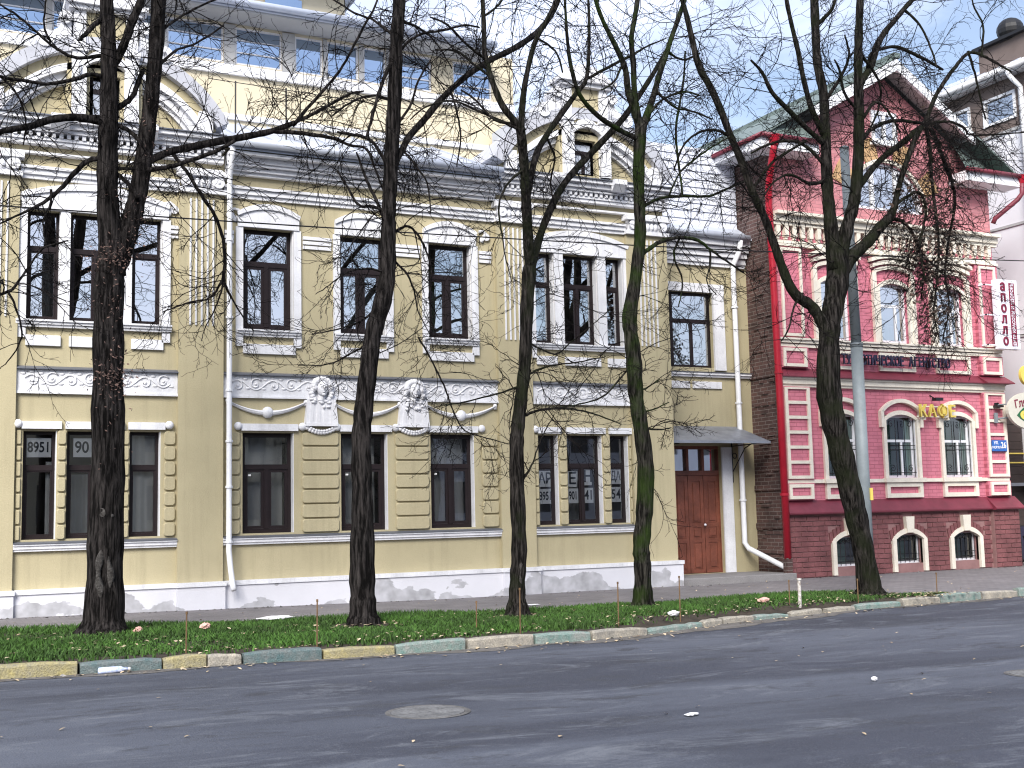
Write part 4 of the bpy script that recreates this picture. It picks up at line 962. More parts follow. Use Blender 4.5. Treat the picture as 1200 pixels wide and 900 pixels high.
    MB().box(16.45, 17.04, -.5, 6, 9.66, 9.8).build('eaves_box', 'pipe_white', H)
    bx('ridge_cap', 'green_roof', H, 20.46, 20.66, -.6, 9.2, 12.22, 12.34)
    # red downpipe on the front corner, burgundy one at the far end
    p = MB().tube([(16.75, -.6, 9.75), (16.76, -.55, 9.5), (16.86, -.22, 8.9), (16.9, -.13, 8.4), (16.93, -.13, 7.0), (16.96, -.13, 4.0), (16.97, -.13, .5)], .082, 14).build('downpipe', 'red_pipe', H, smooth=True)
    MB().disc((16.75, -.6, 9.62), .08, .22, 14, .17).build('hopper', 'red_pipe', p)
    for z in (1.9, 4.6, 7.2): MB().tube([(16.96, -.13, z-.03), (16.96, -.13, z+.03)], .098, 12).build('pipe_collar', 'red_pipe', p)
    p2 = MB().tube([(24.5, -.6, 9.7), (24.5, -.58, 9.3), (24.42, -.5, 9.15), (24.02, -.12, 8.72), (24.0, -.06, 8.6)], .06, 12).build('downpipe', 'burgundy', H, smooth=True)
    MB().disc((24.5, -.6, 9.55), .06, .2, 14, .14).build('hopper', 'red_pipe', p2)
    MB().box(16.9, 17.04, -.2, -.05, -.2, .52).build('brick_stub', 'raw_brick', H)
pink_house()

def signs():
    o = thing('cafe_sign', 'yellow raised letters КАФЕ fixed between two pink house windows', 'sign', (21.5, -.12, 3.55))
    x = 20.98
    for ch, w in (('К', .26), ('А', .28), ('Ф', .34), ('Е', .25)):
        text('letter', ch, .40, .03, 'yellow', (x+w/2, -.2, 3.79), o, .005, 0, .92); x += w+.02
    MB().box(20.95, 22.2, -.165, -.15, 3.66, 3.69).box(20.95, 22.2, -.165, -.15, 3.9, 3.93).box(21.2, 21.24, -.16, 0, 3.6, 3.95).box(21.95, 21.99, -.16, 0, 3.6, 3.95).build('rail', 'pink_trim', o)
    MB().box(21.45, 21.68, -.3, -.17, 4.05, 4.12).tube([(21.56, -.2, 4.08), (21.56, 0, 4.2)], .015, 6).build('spotlight', 'iron', o)
    o = thing('agency_sign', 'row of dark blue letters above the burgundy ledge of the pink house', 'sign', (20.5, -.1, 4.78))
    st = 'ТУРИСТИЧЕСКОЕ АГЕНТСТВО'; x = 18.75; w = (22.12-18.75)/len(st)
    for i, ch in enumerate(st):
        if ch != ' ': text('letter', ch, .32, .02, 'dark_letter', (x+w*(i+.5), -.16, 4.95), o, .006, 0, .62)
    MB().box(18.75, 22.12, -.138, -.128, 4.86, 4.88).box(18.75, 22.12, -.138, -.128, 5.0, 5.02).box(19.5, 19.54, -.13, 0, 4.86, 5.02).box(21.5, 21.54, -.13, 0, 4.86, 5.02).build('rail', 'iron', o)
    # upright projecting board
    o = thing('vertical_sign', 'tall white signboard with stacked maroon letters on the pink house corner', 'sign', (23.95, -.3, 5.35))
    MB().box(23.60, 24.32, -.38, -.22, 5.36, 7.1).build('board', 'sign_white', o, bevel=.01)
    for i, ch in enumerate('аполло'): text('letter', ch, .36, .012, 'maroon', (23.80, -.395, 6.93-.272*i), o, .007, 0, .9)
    bx('strip', 'maroon', o, 24.02, 24.2, -.392, -.379, 5.44, 7.02)
    text('strip_lettering', 'ЦЕНТР КРАСОТЫ И ЗДОРОВЬЯ', .135, .003, 'sign_white', (24.11, -.397, 6.23), o, .002, -90, .82)
    for z in (5.45, 6.2, 6.95): MB().box(23.3, 23.62, -.28, -.25, z, z+.03).box(23.3, 23.34, -.28, -.08, z, z+.03).build('bracket', 'sign_white', o)
    # oval hanging board with an eye
    o = thing('oval_sign', 'oval cream signboard with a green painted eye on a bracket', 'sign', (24.5, -.4, 3.3))
    el = [(24.42+.78*math.cos(R(a)), 3.84+.46*math.sin(R(a))) for a in range(0, 360, 10)]
    MB().prism(el, -.46, -.38).build('board', 'sign_cream', o)
    eye = [(23.92, 3.72)]+[(23.92+.75*t, 3.72+.23*math.sin(math.pi*t)) for t in (.15, .35, .5, .7, .85)]+[(24.67, 3.70)]+[(23.92+.75*t, 3.71-.16*math.sin(math.pi*t)) for t in (.85, .7, .5, .35, .15)]
    MB().prism(eye, -.469, -.461).build('leaf_shape', 'sign_green', o)
    MB().prism([(24.2+.17*math.cos(R(a)), 3.73+.115*math.sin(R(a))) for a in range(0, 360, 15)], -.476, -.470).build('iris', 'yellow', o)
    MB().prism([(24.2+.06*math.cos(R(a)), 3.73+.06*math.sin(R(a))) for a in range(0, 360, 20)], -.483, -.477).build('pupil', 'iron', o)
    text('lettering', 'Глядя', .27, .004, 'maroon', (24.22, -.468, 4.04), o, .004, -10, .95)
    MB().tube([(23.6, -.1, 3.66), (23.9, -.42, 3.68)], .02, 6).tube([(23.6, -.1, 4.0), (23.75, -.42, 4.0)], .015, 6).box(23.5, 23.6, -.17, -.131, 3.55, 3.8).build('bracket', 'pole_grey', o)
    # crescent on a stem above it
    o = thing('crescent_sign', 'yellow crescent emblem on a stem over the oval signboard', 'sign', (24.4, -.42, 4.28))
    m = MB(); m.ring(24.4, 4.72, .10, .25, 60, 330, -.47, -.39, 24); m.build('crescent', 'yellow', o)
    MB().prism([(24.3, 4.29), (24.44, 4.29), (24.5, 4.52), (24.38, 4.52)], -.46, -.40).build('stem', 'yellow', o)
    MB().tube([(24.25, -.43, 4.2), (24.3, -.43, 4.35)], .012, 6).build('pin', 'iron', o)
    o = thing('house_number_plate', 'small blue street name plate with white number 26', 'sign', (23.6, -.14, 2.87))
    bx('plate', 'sign_blue', o, 23.36, 23.86, -.15, -.131, 2.86, 3.13)
    text('number', '26', .21, .002, 'sign_white', (23.745, -.153, 3.0), o, .004, 0, .85); text('street_name', 'УЛ.', .10, .002, 'sign_white', (23.5, -.153, 3.06), o, .002); text('street_name', 'НОВАЯ', .085, .002, 'sign_white', (23.51, -.153, 2.95), o, .002)
    o = thing('wall_lamp', 'small wall lamp under the vertical board on the pink pilaster', 'lamp', (23.6, -.2, 4.0))
    MB().box(23.5, 23.7, -.28, -.13, 3.93, 3.98).tube([(23.6, -.13, 3.98), (23.6, -.2, 4.05)], .012, 6).box(23.54, 23.66, -.17, -.131, 3.98, 4.05).build('lamp_body', 'iron', o)
signs()

# ---------------------------------------------------------------- the pale block further on, shop front in the gap
def neighbour():
    H = thing('pale_block', 'tall pale rendered block with white framed attic windows beyond the pink house', 'building', (30, 4, 0))
    X = 26.0
    wins = [(-1.0, .1, 11.85, 12.62), (.65, 1.75, 11.85, 12.62), (2.2, 3.3, 11.85, 12.62), (3.9, 5.0, 11.85, 12.62)]
    wall_grid(-2.5, 12, -.2, 11.6, [], X, X+.3, 'y').build('side_wall', 'pale_wall', H, recalc=False)
    wall_grid(-2.5, 12, 11.6, 13.1, wins, X-.02, X+.3, 'y').build('attic_band', 'brown_band', H, recalc=False)
    wall_grid(X, 38, -.2, 13.1, [], -2.5, -2.2).build('front_wall', 'pale_wall', H, recalc=False)
    for a, b, c, d in wins:
        f = MB()
        f.box(X-.06, X+.06, a, a+.08, c, d); f.box(X-.06, X+.06, b-.08, b, c, d); f.box(X-.06, X+.06, a+.08, b-.08, c, c+.08); f.box(X-.06, X+.06, a+.08, b-.08, d-.08, d)
        w = f.build('window', 'pipe_white', H); MB().box(X-.0, X+.01, a+.08, b-.08, c+.08, d-.08).build('pane', 'glass', w); MB().box(X+.2, X+.21, a, b, c, d).build('blind', 'room', w)
    m = MB(); m.box(X-.04, X, -2.5, 12, 11.52, 11.6); m.box(X-.03, X, -2.5, 12, 8.95, 9.02); m.box(X-.03, X, -2.5, 12, 5.95, 6.02); m.build('string_course', 'grey_soffit', H)
    m = MB(); m.add([(X-.35, -2.8, 13.12), (X-.35, 12, 13.12), (X+4, 12, 15.2), (X+4, -2.8, 15.2), (X-.35, -2.8, 13.22), (X-.35, 12, 13.22), (X+4, 12, 15.3), (X+4, -2.8, 15.3)], [(0, 1, 2, 3), (4, 7, 6, 5), (0, 4, 5, 1), (1, 5, 6, 2), (2, 6, 7, 3), (3, 7, 4, 0)])
    ro = m.build('roof', 'roof_metal', H)
    for y in np.arange(-2.5, 12, .6): MB().add([(X-.3, y, 13.24), (X+4, y, 15.31), (X+4, y, 15.35), (X-.3, y, 13.28), (X-.3, y+.03, 13.24), (X+4, y+.03, 15.31), (X+4, y+.03, 15.35), (X-.3, y+.03, 13.28)], [(0, 1, 2, 3), (4, 7, 6, 5), (3, 2, 6, 7)]).build('roof_seam', 'roof_metal', ro)
    MB().tube([(X-.4, -2.8, 13.12), (X-.4, 12, 13.12)], .09, 10).build('gutter', 'pipe_white', H, smooth=True)
    MB().box(X-.36, X, -2.8, 12, 13.0, 13.1).build('eaves_box', 'pipe_white', H)
    MB().tube([(X-.4, .55, 13.08), (X-.38, .52, 12.9), (X-.1, .42, 12.6), (X-.1, .42, 6.2)], .07, 12).build('downpipe', 'pipe_white', H, smooth=True)
    ch = MB().box(X+.1, X+2.2, .2, 1.9, 13.2, 14.15).build('chimney', 'brown_band', H)
    m = MB(); m.ball((X+.3, .95, 14.42), (.36, .36, .34), 16, 10); m.disc((X+.3, .95, 14.1), .3, .3, 18); m.box(X-.05, X+2.3, .1, 2.0, 14.12, 14.2); m.build('chimney_cowl', 'iron', ch, smooth=False)
    MB().tube([(X+.2, .3, 13.5), (X+.2, .3, 14.4)], .02, 6).build('chimney_pipe', 'pipe_white', ch)
    K = thing('dark_kiosk', 'dark boarded shop front with thin yellow stripes in the gap past the pink house', 'kiosk', (25.1, 1.5, 0))
    for k in range(14): bx('board', 'dark_boards', K, 24.12, 25.98, 1.2, 1.26, 1.0+.22*k+.004, 1.0+.22*(k+1)-.004)
    bx('carcass', 'iron', K, 24.1, 25.99, 1.262, 3.6, -.1, 4.1)
    for z in (2.62, 2.86): bx('stripe', 'yellow', K, 24.12, 25.98, 1.17, 1.197, z, z+.035)
    bx('canopy', 'flash', K, 24.05, 25.99, .7, 1.6, 2.02, 2.1); bx('lower_panel', 'dark_letter', K, 24.12, 25.98, 1.205, 1.255, .1, .98)
    m = MB()
    for x in np.arange(24.2, 25.95, .16): m.tube([(x, .75, .05), (x, .75, 1.05)], .012, 5)
    for z in (.15, 1.0): m.tube([(24.2, .75, z), (25.95, .75, z)], .014, 5)
    o = thing('iron_railing', 'low black iron railing in front of the dark shop front', 'railing', (25.1, .75, .05)); m.build('bars', 'iron', o)
    o = thing('folding_stand', 'black folding metal stand on the pavement by the pink house corner', 'stand', (24.6, -.4, .05))
    for s in (-1, 1): MB().tube([(24.45, -.1, .9), (24.62, -.1+s*.3, .06)], .022, 6).build('leg', 'iron', o)
    MB().obox((24.53, -.22, .5), (.012, 0, 0), (0, .1, .28), (.3, 0, 0)).tube([(24.45, -.1, .9), (24.95, -.1, .9)], .02, 6).tube([(24.95, -.1, .9), (25.1, -.4, .06)], .022, 6).build('panel', 'iron', o)
neighbour()

def lamp_pole():
    o = thing('street_pole', 'grey steel street pole with a yellow sticker behind the leaning tree', 'pole', (16.07, -3.6, .05))
    m = MB(); m.tube([(16.07, -3.6, .0), (16.07, -3.6, 4.7)], .115, 18); m.tube([(16.07, -3.6, 4.7), (16.03, -3.6, 8.6)], [.10, .085], 18); m.build('shaft', 'pole_grey', o, smooth=True)
    MB().tube([(16.07, -3.6, 4.66), (16.07, -3.6, 4.74)], .122, 18).build('collar', 'pole_grey', o, smooth=True)
    MB().tube([(16.07, -3.6, .05), (16.07, -3.6, .5)], .14, 18).build('base', 'pole_grey', o, smooth=True)
    MB().ball((16.03, -3.6, 8.6), (.1, .1, .05), 14, 8).build('cap', 'pole_grey', o, smooth=True)
    MB().box(16.1, 16.16, -3.735, -3.70, 1.72, 1.95).build('sticker', 'yellow', o)
lamp_pole()
def cable():
    pts = []
    for i in range(41):
        t = i/40; x = -6+36*t; pts.append((x, -1.5, 6.45+1.22*t-.25*math.sin(math.pi*t)))
    tag(MB().tube(pts, .012, 6).build('overhead_cable', 'iron', None), 'black overhead cable strung along the house fronts', 'cable')
    o = MB().tube([(24.4, .0, 7.8), (25.3, 1.5, 7.9), (26, 4, 8.0)], .01, 5).build('wall_cable', 'iron', None); tag(o, 'short black cable from the pink house to the pale block', 'cable')
cable()
# houses across the street, seen only as reflections
def opposite():
    for i, (x0, x1, h, c) in enumerate(((-26, -2, 8.6, 'pale_wall'), (-1, 21, 9.2, 'cream'), (22, 60, 8.0, 'pale_wall'))):
        H = thing('opposite_house', ('long pale house across the street facing the ochre house', 'cream house across the street with a low hipped roof', 'pale house across the street facing the pink house')[i], 'house', ((x0+x1)/2, -40, 0))
        n = int((x1-x0)/2.4); st = (x1-x0)/n
        hs = [(x0+st*(k+.3), x0+st*(k+.75), z, z+1.8) for k in range(n) for z in (1.6, 4.9)]
        wall_grid(x0, x1, -.2, h, hs, -38, -38.25).build('wall', c, H, recalc=False)
        for (a, b, c0, d) in hs: MB().box(a, b, -38.2, -38.15, c0, d).build('window', 'room', H)
        MB().add([(x0-.4, -37.6, h), (x1+.4, -37.6, h), (x1-3, -43, h+2.6), (x0+3, -43, h+2.6)], [(0, 1, 2, 3)]).build('roof', 'flash', H, recalc=False)
        MB().box(x0, x1, -46, -38.3, -.2, h-.05).build('body', c, H)
opposite()
LIMBS = {
 'a': [
  [222,-400,11,288,222,-400,34,248,222,-401,132,232,224,-403,248,216,223,-404,365,212,222,-405,484,201,225,-406,526,202],
  [225,-406,526,178,219,-411,604,143,217,-415,676,131,217,-419,748,119,215,-423,820,108,211,-428,893,96,206,-433,990,78,210,-440,1114,54,198,-448,1235,24],
  [229,-406,523,178,243,-408,558,143,255,-410,601,126,262,-412,644,121,269,-415,706,115,275,-419,769,109,280,-422,831,104,282,-425,906,98,283,-430,1007,80,271,-436,1130,55,281,-443,1260,25],
  [213,-418,721,72,185,-425,719,59,168,-429,717,53,140,-436,708,52,113,-443,693,46,87,-450,683,40,46,-462,665,33,-4,-476,666,16],
  [210,-421,783,36,190,-429,781,30,172,-436,770,29,138,-451,753,23,111,-463,748,23,74,-479,744,17,43,-494,745,11],
  [212,-415,669,42,202,-414,667,36,188,-411,661,36,172,-408,642,35,156,-404,621,29,135,-400,601,23,108,-395,585,17,82,-391,570,12],
  [51,-462,666,28,37,-489,556,24,63,-515,460,21,87,-523,453,21,106,-532,478,16,124,-542,506,13,154,-551,517,11],
  [87,-523,453,16,98,-518,429,13,104,-513,398,11,92,-508,371,8,80,-505,358,5],
  [219,-422,799,60,227,-424,812,60,238,-428,841,60,245,-432,866,60,256,-437,897,54,262,-444,946,42,275,-454,1019,18],
  [208,-427,868,42,191,-436,847,36,180,-442,830,29,174,-446,822,23],
  [218,-418,736,48,238,-411,751,42,251,-406,767,36,260,-400,792,37,267,-395,811,31],
  [220,-417,718,36,241,-420,712,30,254,-423,700,30,266,-426,684,30],
  [221,-414,657,30,244,-417,656,24,269,-421,660,24],
  [219,-414,652,36,233,-417,645,30,244,-421,633,30,257,-426,613,30],
  [272,-414,672,67,285,-410,680,55,305,-404,692,55,336,-395,705,56,369,-387,718,57,423,-373,738,52,465,-362,755,46,501,-353,775,40],
  [501,-353,773,33,519,-361,797,27,556,-377,844,23,574,-386,873,20,598,-401,925,20,618,-414,969,17,624,-428,1021,13],
  [465,-362,754,33,517,-369,754,33,556,-375,750,27,582,-379,741,23,609,-383,736,20,621,-388,702,17,633,-393,668,13],
  [501,-353,775,33,533,-361,793,27,565,-369,814,23,585,-374,826,20,607,-378,832,13],
  [269,-421,656,36,300,-431,662,30,328,-440,672,30,356,-449,684,30,384,-459,701,24],
  [308,-404,689,28,328,-396,668,25,352,-385,638,25,374,-376,611,25,388,-366,579,25,393,-358,548,25,392,-352,524,26,387,-348,511,19,373,-342,492,13,349,-335,487,11,308,-323,471,8],
  [392,-352,524,19,400,-345,506,19,412,-338,488,13,430,-328,465,11,445,-321,449,8],
  [393,-350,517,16,388,-343,493,13,381,-337,474,11,370,-329,449,8,366,-324,430,6],
  [211,-423,815,30,181,-430,803,24,161,-435,802,23,138,-442,811,20,116,-449,825,17,94,-456,839,17,72,-463,848,11],
  [138,-442,814,17,128,-451,833,14,129,-464,864,11],
  [282,-420,807,24,307,-415,838,18,339,-411,857,16,380,-404,892,13],
  [281,-423,856,24,314,-412,891,19,353,-401,922,16,400,-388,955,13],
  [74,-479,744,17,95,-468,727,14,107,-455,698,11,106,-443,667,9],
  [145,-403,620,18,143,-410,597,15,134,-418,568,12,139,-428,533,9],
 ],
 'b': [
  [564,-476,6,218,564,-476,25,182,563,-477,61,170,562,-479,122,164,562,-480,194,147,561,-482,268,141,565,-483,317,135,572,-485,379,130,580,-486,429,124,595,-487,477,125,602,-488,518,113,603,-489,569,113,605,-490,621,107,608,-491,672,108,611,-493,737,108,615,-494,803,102,618,-496,869,96,623,-497,936,90,626,-499,1044,71,621,-502,1178,52,631,-505,1317,26],
  [613,-492,686,57,626,-487,704,51,642,-481,732,51,670,-473,764,52,694,-466,794,53,721,-459,823,47,749,-453,850,47,774,-447,870,48,799,-442,889,48,842,-434,916,49,878,-427,943,49,909,-420,973,50,936,-413,1013,51,958,-404,1063,44,1006,-385,1174,22],
  [608,-491,672,32,599,-488,689,28,590,-485,705,25,577,-482,720,25,556,-478,725,25,531,-474,727,19],
  [615,-496,845,32,604,-499,829,29,586,-508,788,25,570,-518,740,22,559,-525,709,18],
  [604,-489,601,31,595,-485,609,25,588,-478,632,25,579,-468,660,22,574,-462,679,19,568,-453,707,13],
  [604,-490,610,25,582,-485,617,25,561,-480,619,19,544,-472,651,16,533,-467,671,13],
  [605,-489,576,31,617,-486,583,25,638,-481,593,19,657,-475,581,19,673,-467,560,16,685,-457,527,13,684,-447,492,10,705,-437,462,7],
  [620,-496,854,26,638,-499,874,22,657,-502,887,19,691,-506,897,19,724,-511,908,16,747,-514,907,13],
  [620,-496,903,26,658,-484,904,20,691,-472,890,13,726,-454,860,10],
  [602,-488,518,19,574,-496,521,16,538,-506,513,12,503,-518,488,9,482,-525,473,6],
  [599,-487,486,19,572,-481,452,16,535,-476,435,12,492,-470,425,9],
  [579,-486,416,19,554,-476,402,12,519,-464,384,10,478,-451,382,6],
  [605,-488,544,19,632,-482,524,16,648,-476,498,13,657,-470,467,10,680,-461,431,6,686,-456,405,6],
  [618,-496,876,26,590,-481,904,19,561,-469,917,16,526,-452,944,13],
  [612,-493,777,25,586,-490,785,19,554,-486,774,16,522,-481,749,13],
  [611,-493,737,25,635,-502,770,19,646,-510,809,16,664,-518,841,13],
  [627,-486,709,19,644,-492,689,16,661,-502,656,13,662,-513,607,9],
  [721,-459,823,20,725,-470,786,17,726,-483,741,13,712,-497,688,10],
  [659,-463,429,13,692,-447,387,13,713,-435,356,13,729,-425,325,11,755,-413,293,10,805,-400,281,10,841,-391,274,7],
 ],
 'c': [
  [810,-469,3,194,811,-469,30,136,813,-469,62,117,816,-470,107,111,815,-470,191,111,815,-471,263,112,819,-471,296,105,826,-471,349,99,833,-471,396,100,839,-472,483,100,845,-472,545,107],
  [846,-472,545,87,827,-502,625,79,817,-518,667,72,807,-534,709,72,797,-547,744,71],
  [797,-547,744,52,772,-540,776,52,759,-535,810,45,753,-530,837,45,749,-526,865,39,751,-522,894,39,754,-513,953,33,756,-501,1041,20],
  [798,-547,744,52,796,-559,787,45,800,-571,830,39,807,-582,867,39,822,-591,899,32,838,-604,943,26,838,-622,1003,13],
  [849,-472,552,74,878,-454,613,62,912,-437,670,63,938,-427,705,56,965,-418,734,57,1017,-402,783,58,1071,-386,835,56,1106,-375,874,53,1154,-359,933,46,1184,-349,973,39,1218,-337,1023,32,1263,-318,1104,28,1313,-295,1208,17],
  [823,-506,637,59,854,-484,722,54,880,-473,763,48,917,-460,810,49,952,-448,852,42,977,-440,884,36,991,-427,939,29,1003,-411,1007,26,1011,-395,1077,15],
  [977,-440,883,29,1032,-428,918,29,1083,-417,949,26,1118,-409,973,19,1167,-399,1000,11],
  [831,-471,313,26,855,-481,322,20,893,-496,323,17,930,-511,314,13,970,-528,297,9],
  [824,-470,214,26,834,-472,227,20,842,-475,243,13,848,-478,263,13,862,-482,293,10,875,-486,315,7],
  [828,-471,360,20,777,-479,344,14,723,-487,331,12,678,-494,323,8],
  [835,-471,376,20,868,-475,390,15,919,-480,398,12,971,-486,408,8],
  [837,-472,429,17,881,-480,410,13,909,-486,430,10,944,-494,458,8,973,-501,483,7],
  [809,-526,685,26,786,-521,663,20,773,-516,630,16,780,-509,586,13,787,-504,554,10,801,-498,517,8],
  [756,-532,823,23,732,-523,843,19,708,-514,863,16,676,-505,864,13],
  [751,-528,851,23,709,-543,866,19,676,-557,882,16,644,-568,885,12],
  [791,-545,750,26,759,-537,755,19,729,-526,788,16,711,-521,801,13],
  [880,-473,763,21,899,-465,732,17,895,-456,691,14,909,-447,653,10],
  [752,-518,923,20,782,-513,951,17,808,-508,992,13],
  [811,-584,873,19,837,-589,856,16,848,-593,822,13],
  [791,-547,743,26,738,-522,771,19,703,-506,787,16,667,-491,778,13,644,-479,759,10],
 ],
 'd': [
  [1054,-437,0,181,1055,-437,22,146,1056,-438,77,139,1055,-439,105,133,1062,-440,160,133,1067,-441,230,134,1059,-442,300,127,1051,-444,357,127,1048,-445,413,127,1044,-445,456,120,1043,-446,485,120,1055,-447,543,100,1067,-448,616,97,1067,-449,674,97,1069,-450,748,101,1074,-451,808,101],
  [1073,-451,804,65,1058,-457,833,58,1043,-464,866,57,1033,-472,902,50,1004,-481,943,42,985,-487,967,35,968,-494,997,35,950,-505,1048,21],
  [1074,-451,808,65,1063,-456,842,58,1058,-460,877,50,1055,-465,912,50,1049,-471,954,43,1056,-476,998,43,1059,-483,1048,36,1050,-494,1132,22],
  [1078,-451,808,72,1103,-441,857,59,1117,-435,886,52,1131,-429,918,52,1164,-416,985,45,1192,-405,1041,38,1229,-391,1118,31,1253,-374,1212,16],
  [1069,-451,788,51,1044,-456,792,43,1019,-461,798,43,978,-471,811,42,940,-482,836,35,919,-494,872,34,906,-506,911,27,893,-524,973,20,885,-535,1009,14],
  [1072,-449,670,36,1099,-442,685,29,1130,-435,697,26,1172,-426,705,26,1236,-412,715,23,1281,-402,734,23,1356,-386,768,16],
  [1069,-448,590,43,1094,-445,606,36,1113,-442,617,36,1155,-438,628,33,1195,-433,627,30,1222,-430,614,22,1257,-425,598,19,1301,-420,579,15],
  [1039,-444,354,21,1077,-434,366,14,1113,-424,383,9],
  [1045,-443,331,21,1071,-449,326,14,1107,-457,341,9],
  [1061,-442,298,21,1106,-432,297,14,1129,-427,301,9],
  [1047,-445,406,18,1002,-429,354,14,966,-421,340,11,924,-411,332,7],
  [1222,-430,614,19,1220,-433,586,15,1207,-437,554,11,1225,-440,532,9],
  [1155,-438,628,22,1147,-428,597,18,1172,-415,556,15,1170,-403,513,11],
  [1117,-435,886,30,1148,-444,857,22,1179,-451,851,19,1217,-460,838,15],
  [1085,-449,825,29,1113,-458,858,22,1152,-467,876,18,1182,-474,872,15],
  [1156,-419,967,23,1195,-409,961,19,1240,-399,984,15],
  [1030,-472,906,21,1009,-477,872,18,982,-480,852,14],
  [1172,-426,705,19,1177,-409,771,23,1186,-393,839,23,1219,-372,930,19,1239,-355,1003,16],
  [1137,-433,698,18,1150,-447,735,16,1170,-457,757,18,1198,-470,779,15,1234,-484,802,15],
  [971,-494,998,21,944,-485,1012,18,937,-473,1060,14],
 ],
 'e': [
  [1489,-490,1,268,1488,-490,20,209,1479,-490,84,179,1466,-490,144,187,1451,-490,211,194,1430,-490,301,202,1420,-490,368,210,1425,-490,452,188,1438,-490,506,182,1454,-489,568,198,1457,-489,607,183],
  [1422,-490,474,128,1409,-487,494,105,1393,-485,515,98,1368,-482,529,90,1353,-479,550,82,1340,-474,588,75,1330,-470,625,75,1318,-465,668,68,1297,-460,716,68,1275,-452,786,60,1262,-448,821,60,1249,-443,863,60,1231,-438,906,60,1213,-434,939,60,1204,-429,987,53,1197,-424,1035,46,1187,-417,1099,38,1189,-407,1200,19],
  [1451,-489,599,153,1450,-483,663,123,1451,-478,719,108,1456,-473,768,101,1464,-466,851,86,1469,-460,919,79,1463,-455,977,79,1467,-450,1037,79,1473,-444,1106,80,1479,-435,1212,57,1508,-423,1361,25],
  [1461,-489,600,138,1478,-494,663,115,1492,-498,702,108,1499,-501,742,100,1503,-506,796,93,1503,-511,858,93,1502,-516,921,85,1502,-521,983,78,1504,-526,1046,70,1505,-532,1108,62,1498,-542,1233,39,1508,-553,1361,20],
  [1507,-516,924,70,1522,-512,941,62,1549,-504,972,63,1571,-495,1011,64,1602,-487,1048,56,1641,-478,1084,49,1677,-470,1118,49,1718,-461,1156,42,1773,-446,1229,21],
  [1463,-489,577,137,1484,-492,606,123,1505,-494,623,108,1529,-497,643,101,1550,-499,665,93,1572,-501,685,86,1584,-503,705,63,1592,-506,734,55,1608,-510,780,51,1633,-515,835,48,1651,-518,862,40],
  [1499,-500,731,69,1519,-497,750,62,1552,-493,782,55,1590,-488,811,56,1640,-483,843,56,1679,-478,871,57,1706,-475,885,49],
  [1699,-476,883,49,1721,-485,936,41,1743,-492,971,41,1769,-497,1002,37,1799,-503,1032,33,1829,-508,1030,25,1857,-512,1020,25,1895,-519,1001,17],
  [1711,-475,886,49,1742,-464,861,41,1773,-451,826,42,1804,-438,790,34,1821,-425,751,30,1820,-405,686,26,1826,-385,622,21,1851,-365,557,17,1848,-348,498,13],
  [1705,-475,885,41,1702,-484,834,37,1690,-495,771,32,1683,-506,710,28,1670,-521,633,24,1648,-533,565,19,1625,-544,507,15,1622,-554,459,9],
  [1707,-475,887,41,1744,-469,897,29,1785,-464,904,25,1825,-457,899,25,1845,-453,889,21,1924,-442,902,17,2028,-428,924,13],
  [1503,-507,812,46,1522,-504,831,39,1552,-499,854,39,1614,-490,877,32,1700,-480,885,33],
  [1533,-508,960,31,1556,-499,996,32,1617,-487,1022,32,1657,-480,1025,33,1711,-469,1021,33,1780,-455,1013,25],
  [1459,-470,818,54,1412,-475,842,46,1371,-480,867,46,1330,-485,894,38,1306,-490,925,30,1280,-493,943,19],
  [1461,-468,834,62,1428,-475,876,54,1404,-484,926,46,1387,-492,976,46,1370,-499,1018,38,1355,-506,1060,38,1337,-518,1131,19],
  [1261,-448,816,30,1237,-444,826,26,1204,-438,820,22,1172,-431,792,19,1158,-423,750,15],
  [1297,-460,721,30,1332,-475,770,23,1356,-481,787,23,1396,-492,812,23],
  [1455,-473,776,39,1420,-463,812,31,1388,-456,821,27,1345,-448,811,23,1312,-441,793,15],
  [1456,-474,752,39,1408,-483,737,31,1352,-495,744,23,1305,-504,721,18,1266,-517,676,15],
  [1469,-462,902,39,1497,-477,949,31,1509,-489,988,24,1491,-500,1021,16],
  [1502,-512,874,31,1461,-524,896,27,1443,-536,929,23,1424,-544,947,15],
  [1501,-510,843,31,1534,-521,891,27,1558,-527,877,23,1577,-536,836,16],
  [1800,-503,1032,29,1820,-496,998,25,1839,-488,960,21,1861,-479,914,17],
  [1828,-508,1029,25,1846,-502,1095,21,1827,-497,1138,17,1841,-492,1186,13],
  [1671,-472,1109,33,1700,-480,1080,25,1714,-489,1036,21,1720,-497,992,16],
  [1377,-483,534,23,1351,-490,509,19,1330,-500,469,15,1305,-508,444,11],
  [1470,-449,1054,40,1499,-462,1087,32,1508,-478,1132,24],
  [1572,-501,685,39,1613,-497,679,32,1648,-492,646,24,1665,-484,592,20,1663,-478,544,16],
  [1588,-504,710,31,1630,-516,735,28,1639,-526,701,24,1598,-546,622,19,1590,-563,556,15],
  [1502,-521,983,39,1562,-506,941,24,1569,-495,896,20,1555,-485,857,16],
 ],
}
